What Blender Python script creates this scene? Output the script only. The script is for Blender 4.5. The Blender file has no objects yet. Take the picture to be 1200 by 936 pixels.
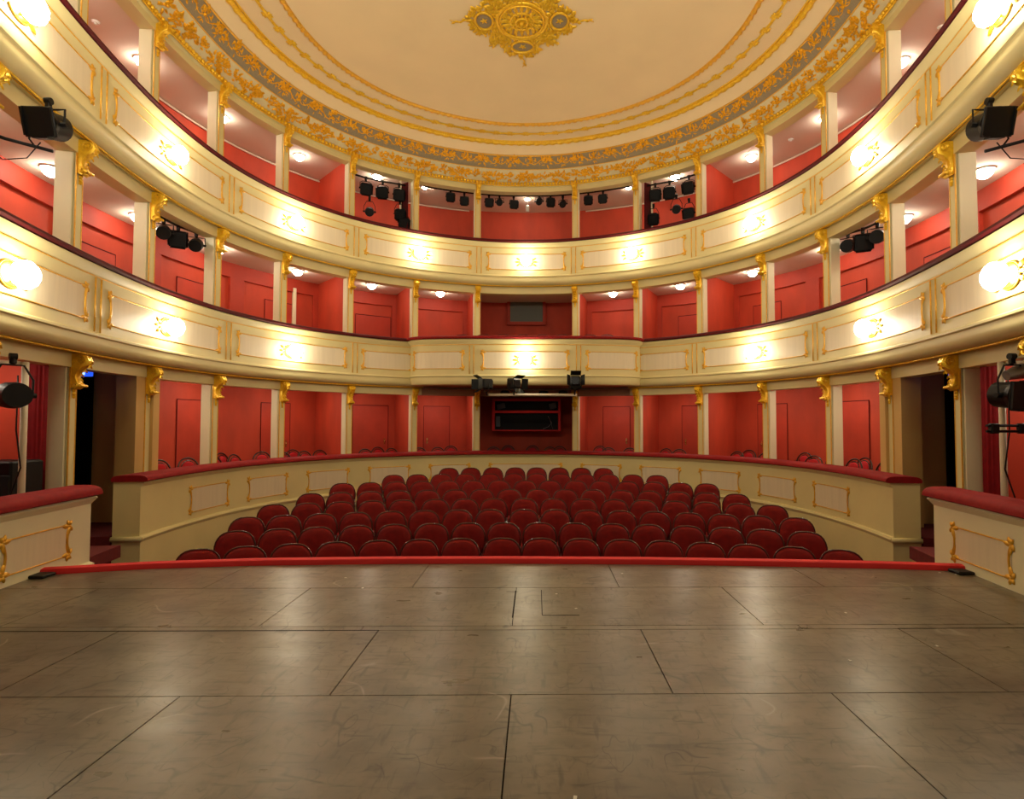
import bpy, math, random
import numpy as np
from mathutils import Vector, Matrix
random.seed(7)
C = bpy.context.scene.collection
PI = math.pi
# ------------------------------------------------------------------ camera
F, PX, PY, CX, TH, ROLL, EYE = 649.17, 628.16, 471.84, .2596, .0344, .0017, 1.5
cam = bpy.data.cameras.new('camera'); co = bpy.data.objects.new('camera', cam); C.objects.link(co)
cam.sensor_width = 36; cam.lens = F/1200*36; cam.shift_x = (600-PX)/1200; cam.shift_y = (PY-468)/1200
cam.clip_start = .05; cam.clip_end = 200
co.matrix_world = Matrix.Translation((CX, 0, EYE)) @ Matrix.Rotation(PI/2+TH, 4, 'X') @ Matrix.Rotation(ROLL, 4, 'Z')
bpy.context.scene.camera = co

def pj(X, Y, Z):
    X = X-CX; z = Z-EYE
    d = Y*math.cos(TH)+z*math.sin(TH); u = -Y*math.sin(TH)+z*math.cos(TH)
    x = F*X/d; y = -F*u/d
    return x-ROLL*y+PX, y+ROLL*x+PY
def at_z(x, y, Z):
    a = x-PX; b = y-PY; a, b = a+ROLL*b, b-ROLL*a
    Yd = F*math.cos(TH)+b*math.sin(TH); Zd = F*math.sin(TH)-b*math.cos(TH)
    t = (Z-EYE)/Zd
    return a*t+CX, Yd*t
def at_y(x, y, Y):
    a = x-PX; b = y-PY; a, b = a+ROLL*b, b-ROLL*a
    Yd = F*math.cos(TH)+b*math.sin(TH); Zd = F*math.sin(TH)-b*math.cos(TH)
    t = Y/Yd
    return a*t+CX, Zd*t+EYE

# ------------------------------------------------------------------ materials
def mat(name, col, rough=.5, metal=0, noise=0, nscale=3, bump=0, bscale=40, stretch=None, spec=.5, sheen=0, coat=0, emit=None, estr=0):
    m = bpy.data.materials.new(name); m.use_nodes = True
    nt = m.node_tree; b = nt.nodes['Principled BSDF']
    c = [(v/12.92 if v <= .04045 else ((v+.055)/1.055)**2.4) for v in [k/255 for k in col]]+[1]
    b.inputs['Base Color'].default_value = c
    b.inputs['Roughness'].default_value = rough; b.inputs['Metallic'].default_value = metal
    b.inputs['Specular IOR Level'].default_value = spec
    if sheen: b.inputs['Sheen Weight'].default_value = sheen
    if coat: b.inputs['Coat Weight'].default_value = coat; b.inputs['Coat Roughness'].default_value = .2
    if emit:
        b.inputs['Emission Color'].default_value = (*emit, 1); b.inputs['Emission Strength'].default_value = estr
    tc = nt.nodes.new('ShaderNodeTexCoord'); mp = nt.nodes.new('ShaderNodeMapping')
    nt.links.new(tc.outputs['Object'], mp.inputs[0])
    if stretch: mp.inputs['Scale'].default_value = stretch
    if noise:
        n = nt.nodes.new('ShaderNodeTexNoise'); n.inputs['Scale'].default_value = nscale; n.inputs['Detail'].default_value = 6
        nt.links.new(mp.outputs[0], n.inputs[0])
        r = nt.nodes.new('ShaderNodeValToRGB')
        r.color_ramp.elements[0].position = .3; r.color_ramp.elements[1].position = .7
        r.color_ramp.elements[0].color = [v*(1-noise) for v in c[:3]]+[1]
        r.color_ramp.elements[1].color = [min(1, v*(1+noise)) for v in c[:3]]+[1]
        nt.links.new(n.outputs[0], r.inputs[0]); nt.links.new(r.outputs[0], b.inputs['Base Color'])
    if bump:
        n = nt.nodes.new('ShaderNodeTexNoise'); n.inputs['Scale'].default_value = bscale; n.inputs['Detail'].default_value = 3
        nt.links.new(mp.outputs[0], n.inputs[0])
        bp = nt.nodes.new('ShaderNodeBump'); bp.inputs['Strength'].default_value = bump; bp.inputs['Distance'].default_value = .02
        nt.links.new(n.outputs[0], bp.inputs['Height']); nt.links.new(bp.outputs[0], b.inputs['Normal'])
    return m
M = dict(
    cream=mat('cream_paint', (224, 211, 152), .5, noise=.05, nscale=1.5),
    ivory=mat('pale_ivory', (234, 228, 190), .5, noise=.04, nscale=2),  # paler than cream; column shafts, stage-side parapets, one door frame
    panel=mat('panel_paint', (228, 215, 184), .42, noise=.04, nscale=3, stretch=(6, 6, .4)),
    gold=mat('gilding', (252, 197, 46), .32, metal=.45, noise=.18, nscale=30, bump=.25, bscale=60),
    deepgold=mat('deep_gilding', (238, 172, 28), .34, metal=.6, noise=.25, nscale=25, bump=.25, bscale=60),
    goldline=mat('gilt_line', (232, 178, 58), .38, metal=.4, noise=.12, nscale=20),
    red=mat('red_wall', (190, 64, 36), .7, noise=.16, nscale=2.2, stretch=(1, 1, .45)),
    redtrim=mat('red_wall_trim', (180, 56, 32), .65, noise=.08),
    velvet=mat('crimson_velvet', (134, 14, 18), .75, spec=.25, noise=.12, nscale=14),
    rail=mat('dark_crimson_velvet', (84, 8, 16), .7, spec=.25),
    lip=mat('bright_red_cloth', (218, 38, 40), .75),
    seat=mat('seat_velvet', (122, 14, 13), .65, noise=.2, nscale=9, spec=.2),
    wood=mat('dark_seat_wood', (84, 44, 38), .22, coat=.4),
    bent=mat('bentwood', (48, 26, 20), .28, coat=.5),
    cushion=mat('chair_cushion', (196, 24, 36), .75),
    boxceil=mat('box_ceiling', (224, 208, 190), .8),
    ceil=mat('ceiling_plaster', (234, 212, 164), .85, noise=.03, nscale=1.2),
    frieze=mat('frieze_plaster', (214, 202, 156), .7, noise=.06, nscale=6),
    grey=mat('grey_ground', (142, 128, 98), .7, noise=.1, nscale=40),
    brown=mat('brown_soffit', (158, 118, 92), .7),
    beige=mat('beige_passage', (206, 170, 104), .75, noise=.1, nscale=1.5, stretch=(1, 1, .3)),
    black=mat('black_metal', (7, 7, 8), .5, spec=.3),
    unlitblack=mat('unlit_black', (6, 6, 7), .95, spec=.1),  # flat black for the darkness in the passages and for the open deck seam
    dark=mat('dark_gap', (22, 17, 14), .9, spec=.1),
    steel=mat('grey_steel', (150, 150, 150), .35, metal=.7),
    pole=mat('pale_pole_paint', (226, 216, 190), .5),
    white=mat('white_plastic', (232, 230, 222), .5),
    carpet=mat('parquet_carpet', (96, 18, 22), .95, noise=.2, nscale=20),
    screen=mat('grey_screen', (92, 92, 78), .5),
    glass=mat('booth_glass', (10, 10, 12), .6, spec=.2),
    bluesign=mat('blue_sign', (16, 40, 130), .4, emit=(.02, .1, .9), estr=1.2),
    signmark=mat('sign_mark', (180, 210, 255), .4, emit=(.5, .75, 1), estr=1.5),
    door=mat('red_door', (184, 56, 32), .6, noise=.1, nscale=3),
    lens=mat('lens', (14, 16, 24), .3, spec=.3),
    brass=mat('brass', (220, 190, 130), .25, metal=.9),
)
def emitter(name, col, s):
    m = bpy.data.materials.new(name); m.use_nodes = True; nt = m.node_tree; nt.nodes.clear()
    e = nt.nodes.new('ShaderNodeEmission'); e.inputs[0].default_value = (*col, 1); e.inputs[1].default_value = s
    o = nt.nodes.new('ShaderNodeOutputMaterial'); nt.links.new(e.outputs[0], o.inputs[0]); return m
M['globe'] = emitter('lit_globe', (1, .88, .66), 50)
M['lamp'] = emitter('lit_lamp', (1, .88, .70), 62)
M['lampsmall'] = emitter('lit_small_lamp', (1, .87, .68), 200)

def stage_material():
    m = bpy.data.materials.new('worn_stage_deck'); m.use_nodes = True; nt = m.node_tree; b = nt.nodes['Principled BSDF']; L = nt.links.new
    tc = nt.nodes.new('ShaderNodeTexCoord')
    def noise(scale, det, st=(1, 1, 1), rot=0):
        mp = nt.nodes.new('ShaderNodeMapping'); mp.inputs['Scale'].default_value = st; mp.inputs['Rotation'].default_value = (0, 0, rot)
        n = nt.nodes.new('ShaderNodeTexNoise'); n.inputs['Scale'].default_value = scale; n.inputs['Detail'].default_value = det
        L(tc.outputs['Object'], mp.inputs[0]); L(mp.outputs[0], n.inputs[0]); return n
    n1 = noise(1.1, 8); r1 = nt.nodes.new('ShaderNodeValToRGB')
    r1.color_ramp.elements[0].position = .3; r1.color_ramp.elements[0].color = (.130, .106, .076, 1)
    r1.color_ramp.elements[1].position = .75; r1.color_ramp.elements[1].color = (.240, .205, .148, 1)
    L(n1.outputs[0], r1.inputs[0])
    cur = r1.outputs[0]
    def ramp(src, stops):
        rp = nt.nodes.new('ShaderNodeValToRGB'); e = rp.color_ramp.elements
        while len(e) < len(stops): e.new(.5)
        for k, (p_, v_) in enumerate(stops): e[k].position = p_; e[k].color = (v_, v_, v_, 1)
        L(src, rp.inputs[0]); return rp.outputs[0]
    def mul(a_, b_):
        m_ = nt.nodes.new('ShaderNodeMath'); m_.operation = 'MULTIPLY'; L(a_, m_.inputs[0]); L(b_, m_.inputs[1]); return m_.outputs[0]
    def over(fac, col):
        nonlocal cur
        mx = nt.nodes.new('ShaderNodeMix'); mx.data_type = 'RGBA'; mx.inputs[7].default_value = col
        L(fac, mx.inputs[0]); L(cur, mx.inputs[6]); cur = mx.outputs[2]
    # blotchy grime
    over(ramp(noise(2.6, 9, (1, 1.5, 1)).outputs[0], [(.46, 0), (.72, .6)]), (.070, .054, .036, 1))
    over(ramp(noise(14, 6).outputs[0], [(.52, 0), (.72, .45)]), (.075, .058, .04, 1))
    over(ramp(noise(7, 5, (.6, 4, 1), .7).outputs[0], [(.56, 0), (.70, .6)]), (.05, .04, .028, 1))
    over(ramp(noise(6, 5, (4, .7, 1), -.35).outputs[0], [(.58, 0), (.70, .55)]), (.05, .04, .028, 1))
    # thin curved scuffs: contour lines of stretched noise, broken up by a mask
    for k, (sc_, st_, rot_, w_) in enumerate(((1.5, (1, 2.4, 1), .5, .75), (2.1, (2.2, 1, 1), -.6, .7), (3.1, (1, 1.8, 1), 1.1, .6), (4.6, (1.6, 1, 1), 2.0, .55))):
        ln = ramp(noise(sc_, 1.2, st_, rot_).outputs[0], [(.492, 0), (.5, w_), (.508, 0)])
        mk = ramp(noise(2.8+k, 3, (1, 1, 1), k).outputs[0], [(.52, 0), (.60, 1)])
        over(mul(ln, mk), (.03, .024, .017, 1))
    ln = ramp(noise(1.1, 1, (1, 1.3, 1), 2.6).outputs[0], [(.494, 0), (.5, .55), (.506, 0)]); mk = ramp(noise(1.7, 2, (1, 1, 1), 4).outputs[0], [(.58, 0), (.64, 1)])
    over(mul(ln, mk), (.42, .37, .30, 1))
    L(cur, b.inputs['Base Color'])
    n2 = noise(3, 6, (1, 2, 1)); mr = nt.nodes.new('ShaderNodeMapRange'); mr.inputs[3].default_value = .22; mr.inputs[4].default_value = .40
    L(n2.outputs[0], mr.inputs[0]); L(mr.outputs[0], b.inputs['Roughness'])
    n3 = noise(9, 6, (1, 1, 1)); bp = nt.nodes.new('ShaderNodeBump'); bp.inputs['Strength'].default_value = .10; bp.inputs['Distance'].default_value = .01
    L(n3.outputs[0], bp.inputs['Height']); L(bp.outputs[0], b.inputs['Normal'])
    return m
M['deck'] = stage_material()

# ------------------------------------------------------------------ mesh tools
class MB:
    def __init__(s): s.v = []; s.f = []
    def add(s, V, Fc):
        o = len(s.v); s.v += [tuple(p) for p in V]; s.f += [tuple(i+o for i in f) for f in Fc]; return s
    def grid(s, rows, closed=False, caps=False):
        n = len(rows[0]); V = [p for r in rows for p in r]; Fc = []
        for i in range(len(rows)-1):
            for j in range(n if closed else n-1):
                a = i*n+j; b = i*n+(j+1) % n
                Fc.append((a, b, b+n, a+n))
        if caps: Fc.append(tuple(range(n))[::-1]); Fc.append(tuple((len(rows)-1)*n+j for j in range(n)))
        return s.add(V, Fc)
    def box(s, c, size, ax=None, bevel=0):
        ax = ax or (Vector((1, 0, 0)), Vector((0, 1, 0)), Vector((0, 0, 1))); c = Vector(c)
        hx, hy, hz = [v/2 for v in size]
        if bevel:
            b = bevel; rows = []
            for z, ins in ((-hz, b), (-hz+b, 0), (hz-b, 0), (hz, b)):
                x, y = hx-ins, hy-ins; bb = b if ins == 0 else b*.6
                ring = [(-x+bb, -y), (x-bb, -y), (x, -y+bb), (x, y-bb), (x-bb, y), (-x+bb, y), (-x, y-bb), (-x, -y+bb)]
                rows.append([c+ax[0]*p[0]+ax[1]*p[1]+ax[2]*z for p in ring])
            return s.grid(rows, True, True)
        V = [c+ax[0]*x+ax[1]*y+ax[2]*z for x in (-hx, hx) for y in (-hy, hy) for z in (-hz, hz)]
        return s.add(V, [(0, 1, 3, 2), (4, 6, 7, 5), (0, 4, 5, 1), (2, 3, 7, 6), (0, 2, 6, 4), (1, 5, 7, 3)])
    def cyl(s, a, b, r0, r1=None, n=10, caps=True):
        a = Vector(a); b = Vector(b); r1 = r0 if r1 is None else r1
        d = (b-a).normalized(); u = d.orthogonal().normalized(); w = d.cross(u)
        rows = [[p+(u*math.cos(2*PI*i/n)+w*math.sin(2*PI*i/n))*r for i in range(n)] for p, r in ((a, r0), (b, r1))]
        return s.grid(rows, True, caps)
    def tube(s, pts, r, n=6, closed=False, radii=None):
        pts = [Vector(p) for p in pts]; m = len(pts); rows = []; u = None
        for i, p in enumerate(pts):
            if closed: d = pts[(i+1) % m]-pts[i-1]
            else: d = pts[min(i+1, m-1)]-pts[max(i-1, 0)]
            if d.length < 1e-9: d = Vector((0, 0, 1))
            d.normalize()
            if u is None: u = d.orthogonal().normalized()
            u = (u-d*u.dot(d))
            u = u.normalized() if u.length > 1e-6 else d.orthogonal().normalized()
            w = d.cross(u); rr = radii[i] if radii else r
            rows.append([p+(u*math.cos(2*PI*k/n)+w*math.sin(2*PI*k/n))*rr for k in range(n)])
        if closed: rows.append(rows[0]); return s.grid(rows, True)
        return s.grid(rows, True, True)
    def ell(s, c, rx, ry, rz, ax=None, nu=12, nv=8, v0=-.5, v1=.5):
        ax = ax or (Vector((1, 0, 0)), Vector((0, 1, 0)), Vector((0, 0, 1))); c = Vector(c); rows = []
        for i in range(nv+1):
            t = PI*(v0+(v1-v0)*i/nv); cc = max(math.cos(t), 1e-3)
            rows.append([c+ax[0]*rx*cc*math.cos(2*PI*j/nu)+ax[1]*ry*cc*math.sin(2*PI*j/nu)+ax[2]*rz*math.sin(t) for j in range(nu)])
        return s.grid(rows, True, True)
    def leaf(s, o, u, v, w, ang, L, W, H, curl=0.0):
        # ridged acanthus-like leaf lying in the u-v plane, standing H proud along w
        rows = []
        for i in range(6):
            t = i/5; a = ang+curl*t
            if i == 0: p = Vector((0, 0)); 
            else: p = prev+Vector((math.cos(a), math.sin(a)))*L/5
            prev = p; wd = W*(math.sin(PI*min(1, .12+t*.86))**.8)*.5
            nn = Vector((-math.sin(a), math.cos(a)))
            hh = H*(.35+.65*math.sin(PI*min(1, .1+t*.9)))
            q = [p-nn*wd, p, p+nn*wd]
            rows.append([o+u*q[0].x+v*q[0].y, o+u*q[1].x+v*q[1].y+w*hh, o+u*q[2].x+v*q[2].y])
        return s.grid(rows)
    def mesh(s, name, smooth=False):
        me = bpy.data.meshes.new(name); me.from_pydata([tuple(p) for p in s.v], [], s.f); me.validate(); me.update()
        import bmesh as _b
        bm = _b.new(); bm.from_mesh(me); _b.ops.recalc_face_normals(bm, faces=bm.faces); bm.to_mesh(me); bm.free()
        if smooth:
            for p in me.polygons: p.use_smooth = True
        return me
    def obj(s, name, m, parent=None, smooth=False, loc=None):
        if smooth == 'auto':
            me = s.mesh(name, True); 
            try: me.set_sharp_from_angle(angle=math.radians(38))
            except Exception: pass
        else: me = s.mesh(name, smooth)
        me.materials.append(m); o = bpy.data.objects.new(name, me); C.objects.link(o)
        if parent: 
            o.parent = parent
            if parent.type == 'EMPTY' or True:
                o.matrix_parent_inverse = parent.matrix_basis.inverted() if s_world else Matrix()
        return o
s_world = True
def local(fn):
    # build with coordinates local to the parent
    global s_world
    s_world = False
    try: return fn()
    finally: s_world = True

def tag(o, label=None, cat=None, group=None, kind=None):
    if label: o['label'] = label
    if cat: o['category'] = cat
    if group: o['group'] = group
    if kind: o['kind'] = kind
    return o
def empty(name, loc=(0, 0, 0), rz=0, label=None, cat=None, group=None):
    o = bpy.data.objects.new(name, None); C.objects.link(o); o.location = loc; o.rotation_euler = (0, 0, rz); o.empty_display_size = .1
    return tag(o, label, cat, group)
def copy_tree(o, parent=None):
    c = o.copy(); C.objects.link(c)
    if parent: c.parent = parent
    for ch in list(o.children): copy_tree(ch, c)
    return c
ORD = ['', 'first', 'second', 'third', 'fourth', 'fifth', 'sixth', 'seventh', 'eighth', 'ninth', 'tenth', 'eleventh', 'twelfth', 'thirteenth', 'fourteenth', 'fifteenth', 'sixteenth', 'seventeenth']
X, Y, Z = Vector((1, 0, 0)), Vector((0, 1, 0)), Vector((0, 0, 1))

# ------------------------------------------------------------------ horseshoe plan
POSTS = [(1.28, 14.4), (2.78, 13.83), (4.09, 12.89), (5.07, 11.6), (5.6, 10.1), (5.71, 8.5), (5.53, 6.9), (5.2, 5.35), (4.75, 3.8)]
DW = [1.8, 1.8, 1.8, 1.65, 1.45, 1.35, 1.3, 1.3, 1.3]
ctrl = [(-4.2, 2.3)]+[(-x, y) for x, y in POSTS[::-1]]+[(0, 14.54)]+POSTS+[(4.2, 2.3)]
NP = len(ctrl)
class Curve:
    def __init__(s, ctrl, sub=24):
        P = [Vector(p) for p in ctrl]; pts = []; s.idx = {}
        for i in range(1, len(P)-2):
            s.idx[i] = len(pts)
            for k in range(sub):
                t = k/sub; a, b, c, d = P[i-1], P[i], P[i+1], P[i+2]
                pts.append(.5*((2*b)+(c-a)*t+(2*a-5*b+4*c-d)*t*t+(-a+3*b-3*c+d)*t**3))
        s.idx[len(P)-2] = len(pts); pts.append(P[-2].copy()); s.p = np.array([tuple(q) for q in pts])
        seg = np.hypot(*np.diff(s.p, axis=0).T); s.s = np.r_[0, np.cumsum(seg)]
        t = np.gradient(s.p, axis=0); t /= np.hypot(*t.T)[:, None]; s.n = np.c_[-t[:, 1], t[:, 0]]  # outward (left of travel L->R)
    def at(s, q):
        x = np.interp(q, s.s, s.p[:, 0]); y = np.interp(q, s.s, s.p[:, 1]); nx = np.interp(q, s.s, s.n[:, 0]); ny = np.interp(q, s.s, s.n[:, 1])
        l = math.hypot(nx, ny); return Vector((x, y, 0)), Vector((nx/l, ny/l, 0))
    def P(s, q, k, z):
        p, n = s.at(q); p = p-n*k; return Vector((p.x, p.y, z))
    def sof(s, i): return s.s[s.idx[i]]
H = Curve(ctrl)
mid_s = H.sof(NP//2)
H.s = H.s-mid_s
SP = {}                      # s of the posts: side, index
for i in range(9):
    SP[('L', i)] = -H.sof(NP//2+1+i) ; SP[('R', i)] = H.sof(NP//2+1+i)
SMAX = H.s[-1]
def wall_d(q):
    q = abs(q); ks = [SP[('R', i)] for i in range(9)]
    return float(np.interp(q, ks, DW))
def W(q, z, inset=0):
    return H.P(q, -wall_d(q)+inset, z)
def srange(a, b, step=.12):
    n = max(2, int(math.ceil(abs(b-a)/step))+1); return list(np.linspace(a, b, n))
def sweep(mb, prof, a, b, curve=None, closed=True, caps=True, step=.12):
    cv = curve or H
    rows = [[cv.P(q, k, z) for k, z in prof] for q in srange(a, b, step)]
    return mb.grid(rows, closed, caps and closed)
def line(mb, k, z, a, b, r, curve=None, n=6, bump=0, freq=30, step=.12):
    cv = curve or H; S = srange(a, b, step if not bump else PI/freq/2)
    return mb.tube([cv.P(q, k, z) for q in S], r, n, radii=[r*(1+bump*math.sin(q*freq)) for q in S] if bump else None)
def s_at_px(x, k, curve=None, z=1.5):
    cv = curve or H; best = None
    for q in np.linspace(cv.s[0], cv.s[-1], 1200):
        p = cv.P(q, k, z)
        if p.y < 1: continue
        e = abs(pj(p.x, p.y, z)[0]-x)
        if best is None or e < best[0]: best = (e, q)
    return best[1]
def place_px(x, y, k):
    q = s_at_px(x, k); p = H.P(q, k, 0); _, z = at_y(x, y, p.y); return Vector((p.x, p.y, z)), q

# bulging central box front of the middle tier
BX, BY, BD = 2.80, 13.62, .62
bc = []
for i in range(61):
    t = PI-PI*i/60; c_, s_ = math.cos(t), math.sin(t)
    bc.append((BX*math.copysign(abs(c_)**.42, c_), BY-BD*abs(s_)**.62))
class Poly(Curve):
    def __init__(s, pts):
        s.p = np.array(pts, float); seg = np.hypot(*np.diff(s.p, axis=0).T); s.s = np.r_[0, np.cumsum(seg)]; s.s = s.s-s.s[-1]/2
        t = np.gradient(s.p, axis=0); t /= np.hypot(*t.T)[:, None]; s.n = np.c_[-t[:, 1], t[:, 0]]
def resample(pts, step=.05):
    p = np.array(pts, float); d = np.r_[0, np.cumsum(np.hypot(*np.diff(p, axis=0).T))]; n = int(d[-1]/step)
    q = np.linspace(0, d[-1], n); return np.c_[np.interp(q, d, p[:, 0]), np.interp(q, d, p[:, 1])]
B = Poly(resample(bc))

# ------------------------------------------------------------------ balcony fronts
def fascia_profile(z0):
    return [(.30, z0), (.335, z0-.02), (.32, z0-.06), (.275, z0-.10), (.26, z0-.125), (.26, z0-.84), (.285, z0-.86), (.285, z0-.885), (.262, z0-.90), (.262, z0-.97), (.25, z0-1.03), (.215, z0-1.065), (.15, z0-1.085), (.12, z0-1.09),
            (.02, z0-1.085), (.02, z0-1.28), (-.20, z0-1.28), (-.20, z0-1.15), (.0, z0-.85), (.05, z0)]
def cushion_profile(z0):
    return [(.05, z0), (.345, z0), (.37, z0+.02), (.365, z0+.05), (.33, z0+.07), (.08, z0+.075), (.04, z0+.05)]
def frame_and_panel(parent, a, b, k, zt, zb, curve=None, big=1.0, r=.009):
    cv = curve or H; pb = MB()
    S = srange(a, b); pb.grid([[cv.P(q, k+.004, zb), cv.P(q, k+.004, zt)] for q in S], False)
    pb.obj('inset_panel', M['panel'], parent)
    f = MB(); line(f, k+.006, zt, a+.05, b-.05, r, cv, 5); line(f, k+.006, zb, a+.05, b-.05, r, cv, 5)
    for q, sg in ((a, 1), (b, -1)):
        zz = np.linspace(zb+.03, zt-.03, 9)
        f.tube([cv.P(q+sg*.02*math.sin(PI*i/8)*1.4, k+.008, z) for i, z in enumerate(zz)], r*1.5, 5)
        p, n = cv.at(q); t = Vector((n.y, -n.x, 0))*sg; w = -n
        for z, up in ((zt, 1), (zb, -1)):
            o = cv.P(q, k+.004, z-up*.01)
            for ang, L_, Wd in ((-.2, .10, .05), (PI/2+.3, .06, .045), (-PI/2, .13, .05), (-PI*.78, .07, .045), (.9, .07, .04)):
                f.leaf(o, t, Z*up, w, ang, L_*big, Wd*big, .022*big, .5)
            f.ell(o, .022*big, .022*big, .018*big, (t, Z, w), 8, 4)
    f.obj('gilt_frame', M['goldline'], parent, True)
def balcony(name, z0, tiername, spans, divs, label):
    root = empty(name, H.P(0, .26, z0-1.28), 0, label, 'balcony')
    bpy.context.view_layer.update()
    for a, b in spans:
        sweep(MB(), fascia_profile(z0), a, b).obj('fascia', M['cream'], root, 'auto')
        sweep(MB(), cushion_profile(z0), a, b).obj('rail_cushion', M['rail'], root, 'auto')
        g = MB(); line(g, .262, z0-.135, a, b, .008); g.obj('upper_gilt_line', M['goldline'], root, True)
        g = MB(); line(g, .135, z0-1.100, a, b, .013, n=8); line(g, .09, z0-1.098, a, b, .007); g.obj('lower_gilt_moulding', M['gold'], root, True)
    for q in divs:
        d = MB()
        for o in (-.06, .06): d.tube([H.P(q+o, .264, z0-.15), H.P(q+o, .264, z0-.83)], .011, 6)
        d.obj('gilt_divider', M['goldline'], root, True)
    return root
zM, zT = 3.45, 6.15
# top tier
topb = balcony('balcony', zT, 'top', [(-SMAX, SMAX)], [SP[(s, i)] for s in 'LR' for i in (0, 2, 4, 6)], 'uppermost curved cream balcony front with gilt panels, below the gallery lights')
def pan(root, a, b, z0, **kw): frame_and_panel(root, a, b, kw.get('k', .26), z0-.30, z0-.70, kw.get('curve'))
G = .24
pan(topb, SP[('L', 0)]+G, SP[('R', 0)]-G, zT)
for s, sg in (('L', -1), ('R', 1)):
    for i, j in ((0, 2), (2, 4), (4, 6), (6, 8)):
        a, b = sorted((SP[(s, i)]+sg*G, SP[(s, j)]-sg*G)); pan(topb, a, b, zT)
# middle tier, interrupted by the bulge
SB = 2.72
midb = balcony('balcony', zM, 'middle', [(-SMAX, -SB), (SB, SMAX)], [SP[(s, i)] for s in 'LR' for i in (2, 4, 6)], 'middle curved cream balcony front with gilt panels, lower of the two long tiers')
for s, sg in (('L', -1), ('R', 1)):
    for i, j in ((2, 4), (4, 6), (6, 8)):
        a, b = sorted((SP[(s, i)]+sg*G, SP[(s, j)]-sg*G)); pan(midb, a, b, zM)
    a, b = sorted((sg*(SB+.33), SP[(s, 2)]-sg*.2)); pan(midb, a, b, zM)
# bulge
def bprof(z0, c=0):
    return [(.04, z0), (.075, z0-.02), (.06, z0-.06), (.015, z0-.10), (0, z0-.125), (0, z0-.84), (.025, z0-.86), (.025, z0-.885), (.0, z0-.90), (.0, z0-.97), (-.01, z0-1.04), (-.03, z0-1.07), (-.1, z0-1.085), (-.22, z0-1.085), (-.22, z0-.85), (-.2, z0)]
bul = empty('balcony', (0, 13.0, zM-1.09), 0, 'bulging central cream box front with a lamp, projecting from the middle tier', 'balcony'); bpy.context.view_layer.update()
b0, b1 = B.s[0], B.s[-1]
sweep(MB(), bprof(zM), b0, b1, B, step=.05).obj('fascia', M['cream'], bul, 'auto')
sweep(MB(), [(-.2, zM), (.085, zM), (.11, zM+.02), (.105, zM+.05), (.07, zM+.07), (-.17, zM+.075), (-.21, zM+.05)], b0, b1, B, step=.05).obj('rail_cushion', M['velvet'], bul, 'auto')
g = MB(); line(g, .003, zM-.135, b0+.05, b1-.05, .008, B, step=.05); g.obj('upper_gilt_line', M['goldline'], bul, True)
def s_b(x):
    return float(B.s[np.argmin([abs(p[0]-x)+(10 if p[1] > 13.35 and abs(x) < 2.4 else 0) for p in B.p])])
for x in (-1.24, 1.24):
    d = MB()
    for o in (-.05, .05): d.tube([B.P(s_b(x)+o, .003, zM-.15), B.P(s_b(x)+o, .003, zM-.83)], .011, 6)
    d.obj('gilt_divider', M['goldline'], bul, True)
frame_and_panel(bul, s_b(-1.03), s_b(1.03), 0, zM-.30, zM-.70, B)
frame_and_panel(bul, b0+.42, s_b(-1.45), 0, zM-.30, zM-.70, B)
frame_and_panel(bul, s_b(1.45), b1-.42, 0, zM-.30, zM-.70, B)
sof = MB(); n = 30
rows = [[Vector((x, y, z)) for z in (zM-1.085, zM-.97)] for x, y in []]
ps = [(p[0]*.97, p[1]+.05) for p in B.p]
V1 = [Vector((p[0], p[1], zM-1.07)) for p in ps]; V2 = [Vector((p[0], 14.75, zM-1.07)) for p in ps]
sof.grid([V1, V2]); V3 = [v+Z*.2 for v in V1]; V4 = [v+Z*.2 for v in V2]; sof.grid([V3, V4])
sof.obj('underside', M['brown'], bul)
# beam across the three central bays, behind the bulge
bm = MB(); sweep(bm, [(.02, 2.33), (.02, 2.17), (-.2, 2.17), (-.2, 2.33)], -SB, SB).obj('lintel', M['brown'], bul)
# ------------------------------------------------------------------ ground-floor parapet
z0 = .68; KP = .52
q_end = None
for q in np.linspace(-SMAX, 0, 2000):
    p = H.P(q, KP, 0)
    if p.y > 7.55: q_end = q; break
gp = empty('box_parapet', H.P(0, KP, -.9), 0, 'long curved cream parapet with crimson cushion behind the rows of seats', 'parapet'); bpy.context.view_layer.update()
prof = [(KP+.03, z0), (KP+.045, z0-.02), (KP+.02, z0-.05), (KP, z0-.07), (KP, -.05), (KP+.03, -.06), (KP+.045, -.09), (KP+.03, -.12), (KP+.01, -.14), (KP+.01, -1.0), (KP-.34, -1.0), (KP-.34, z0)]
sweep(MB(), prof, q_end, -q_end).obj('fascia', M['cream'], gp, 'auto')
sweep(MB(), [(KP-.35, z0), (KP+.07, z0)]+[(KP-.13+.23*abs(math.cos(t))**.5*(1 if math.cos(t) > 0 else -1), z0+.01+.08*math.sin(t)**.7) for t in np.linspace(.02, PI-.02, 13)], q_end-.03, -q_end+.03).obj('rail_cushion', M['velvet'], gp, 'auto')
for q_ in (q_end, -q_end):
    e_ = MB(); sgn = 1 if q_ < 0 else -1
    e_.tube([H.P(q_-sgn*.02, KP+.03, -.09), H.P(q_-sgn*.02, KP-.34, -.09)], .035, 8); e_.obj('end_moulding', M['cream'], gp, True)
for s, sg in (('L', -1), ('R', 1)):
    for i in range(0, 5):
        a, b = sorted((SP[(s, i)]+sg*.28, SP[(s, i+1)]-sg*.28)); frame_and_panel(gp, a, b, KP, .44, .06, None, .9, .008)
frame_and_panel(gp, SP[('L', 0)]+.3, SP[('R', 0)]-.3, KP, .44, .06, None, .9, .008)

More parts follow.
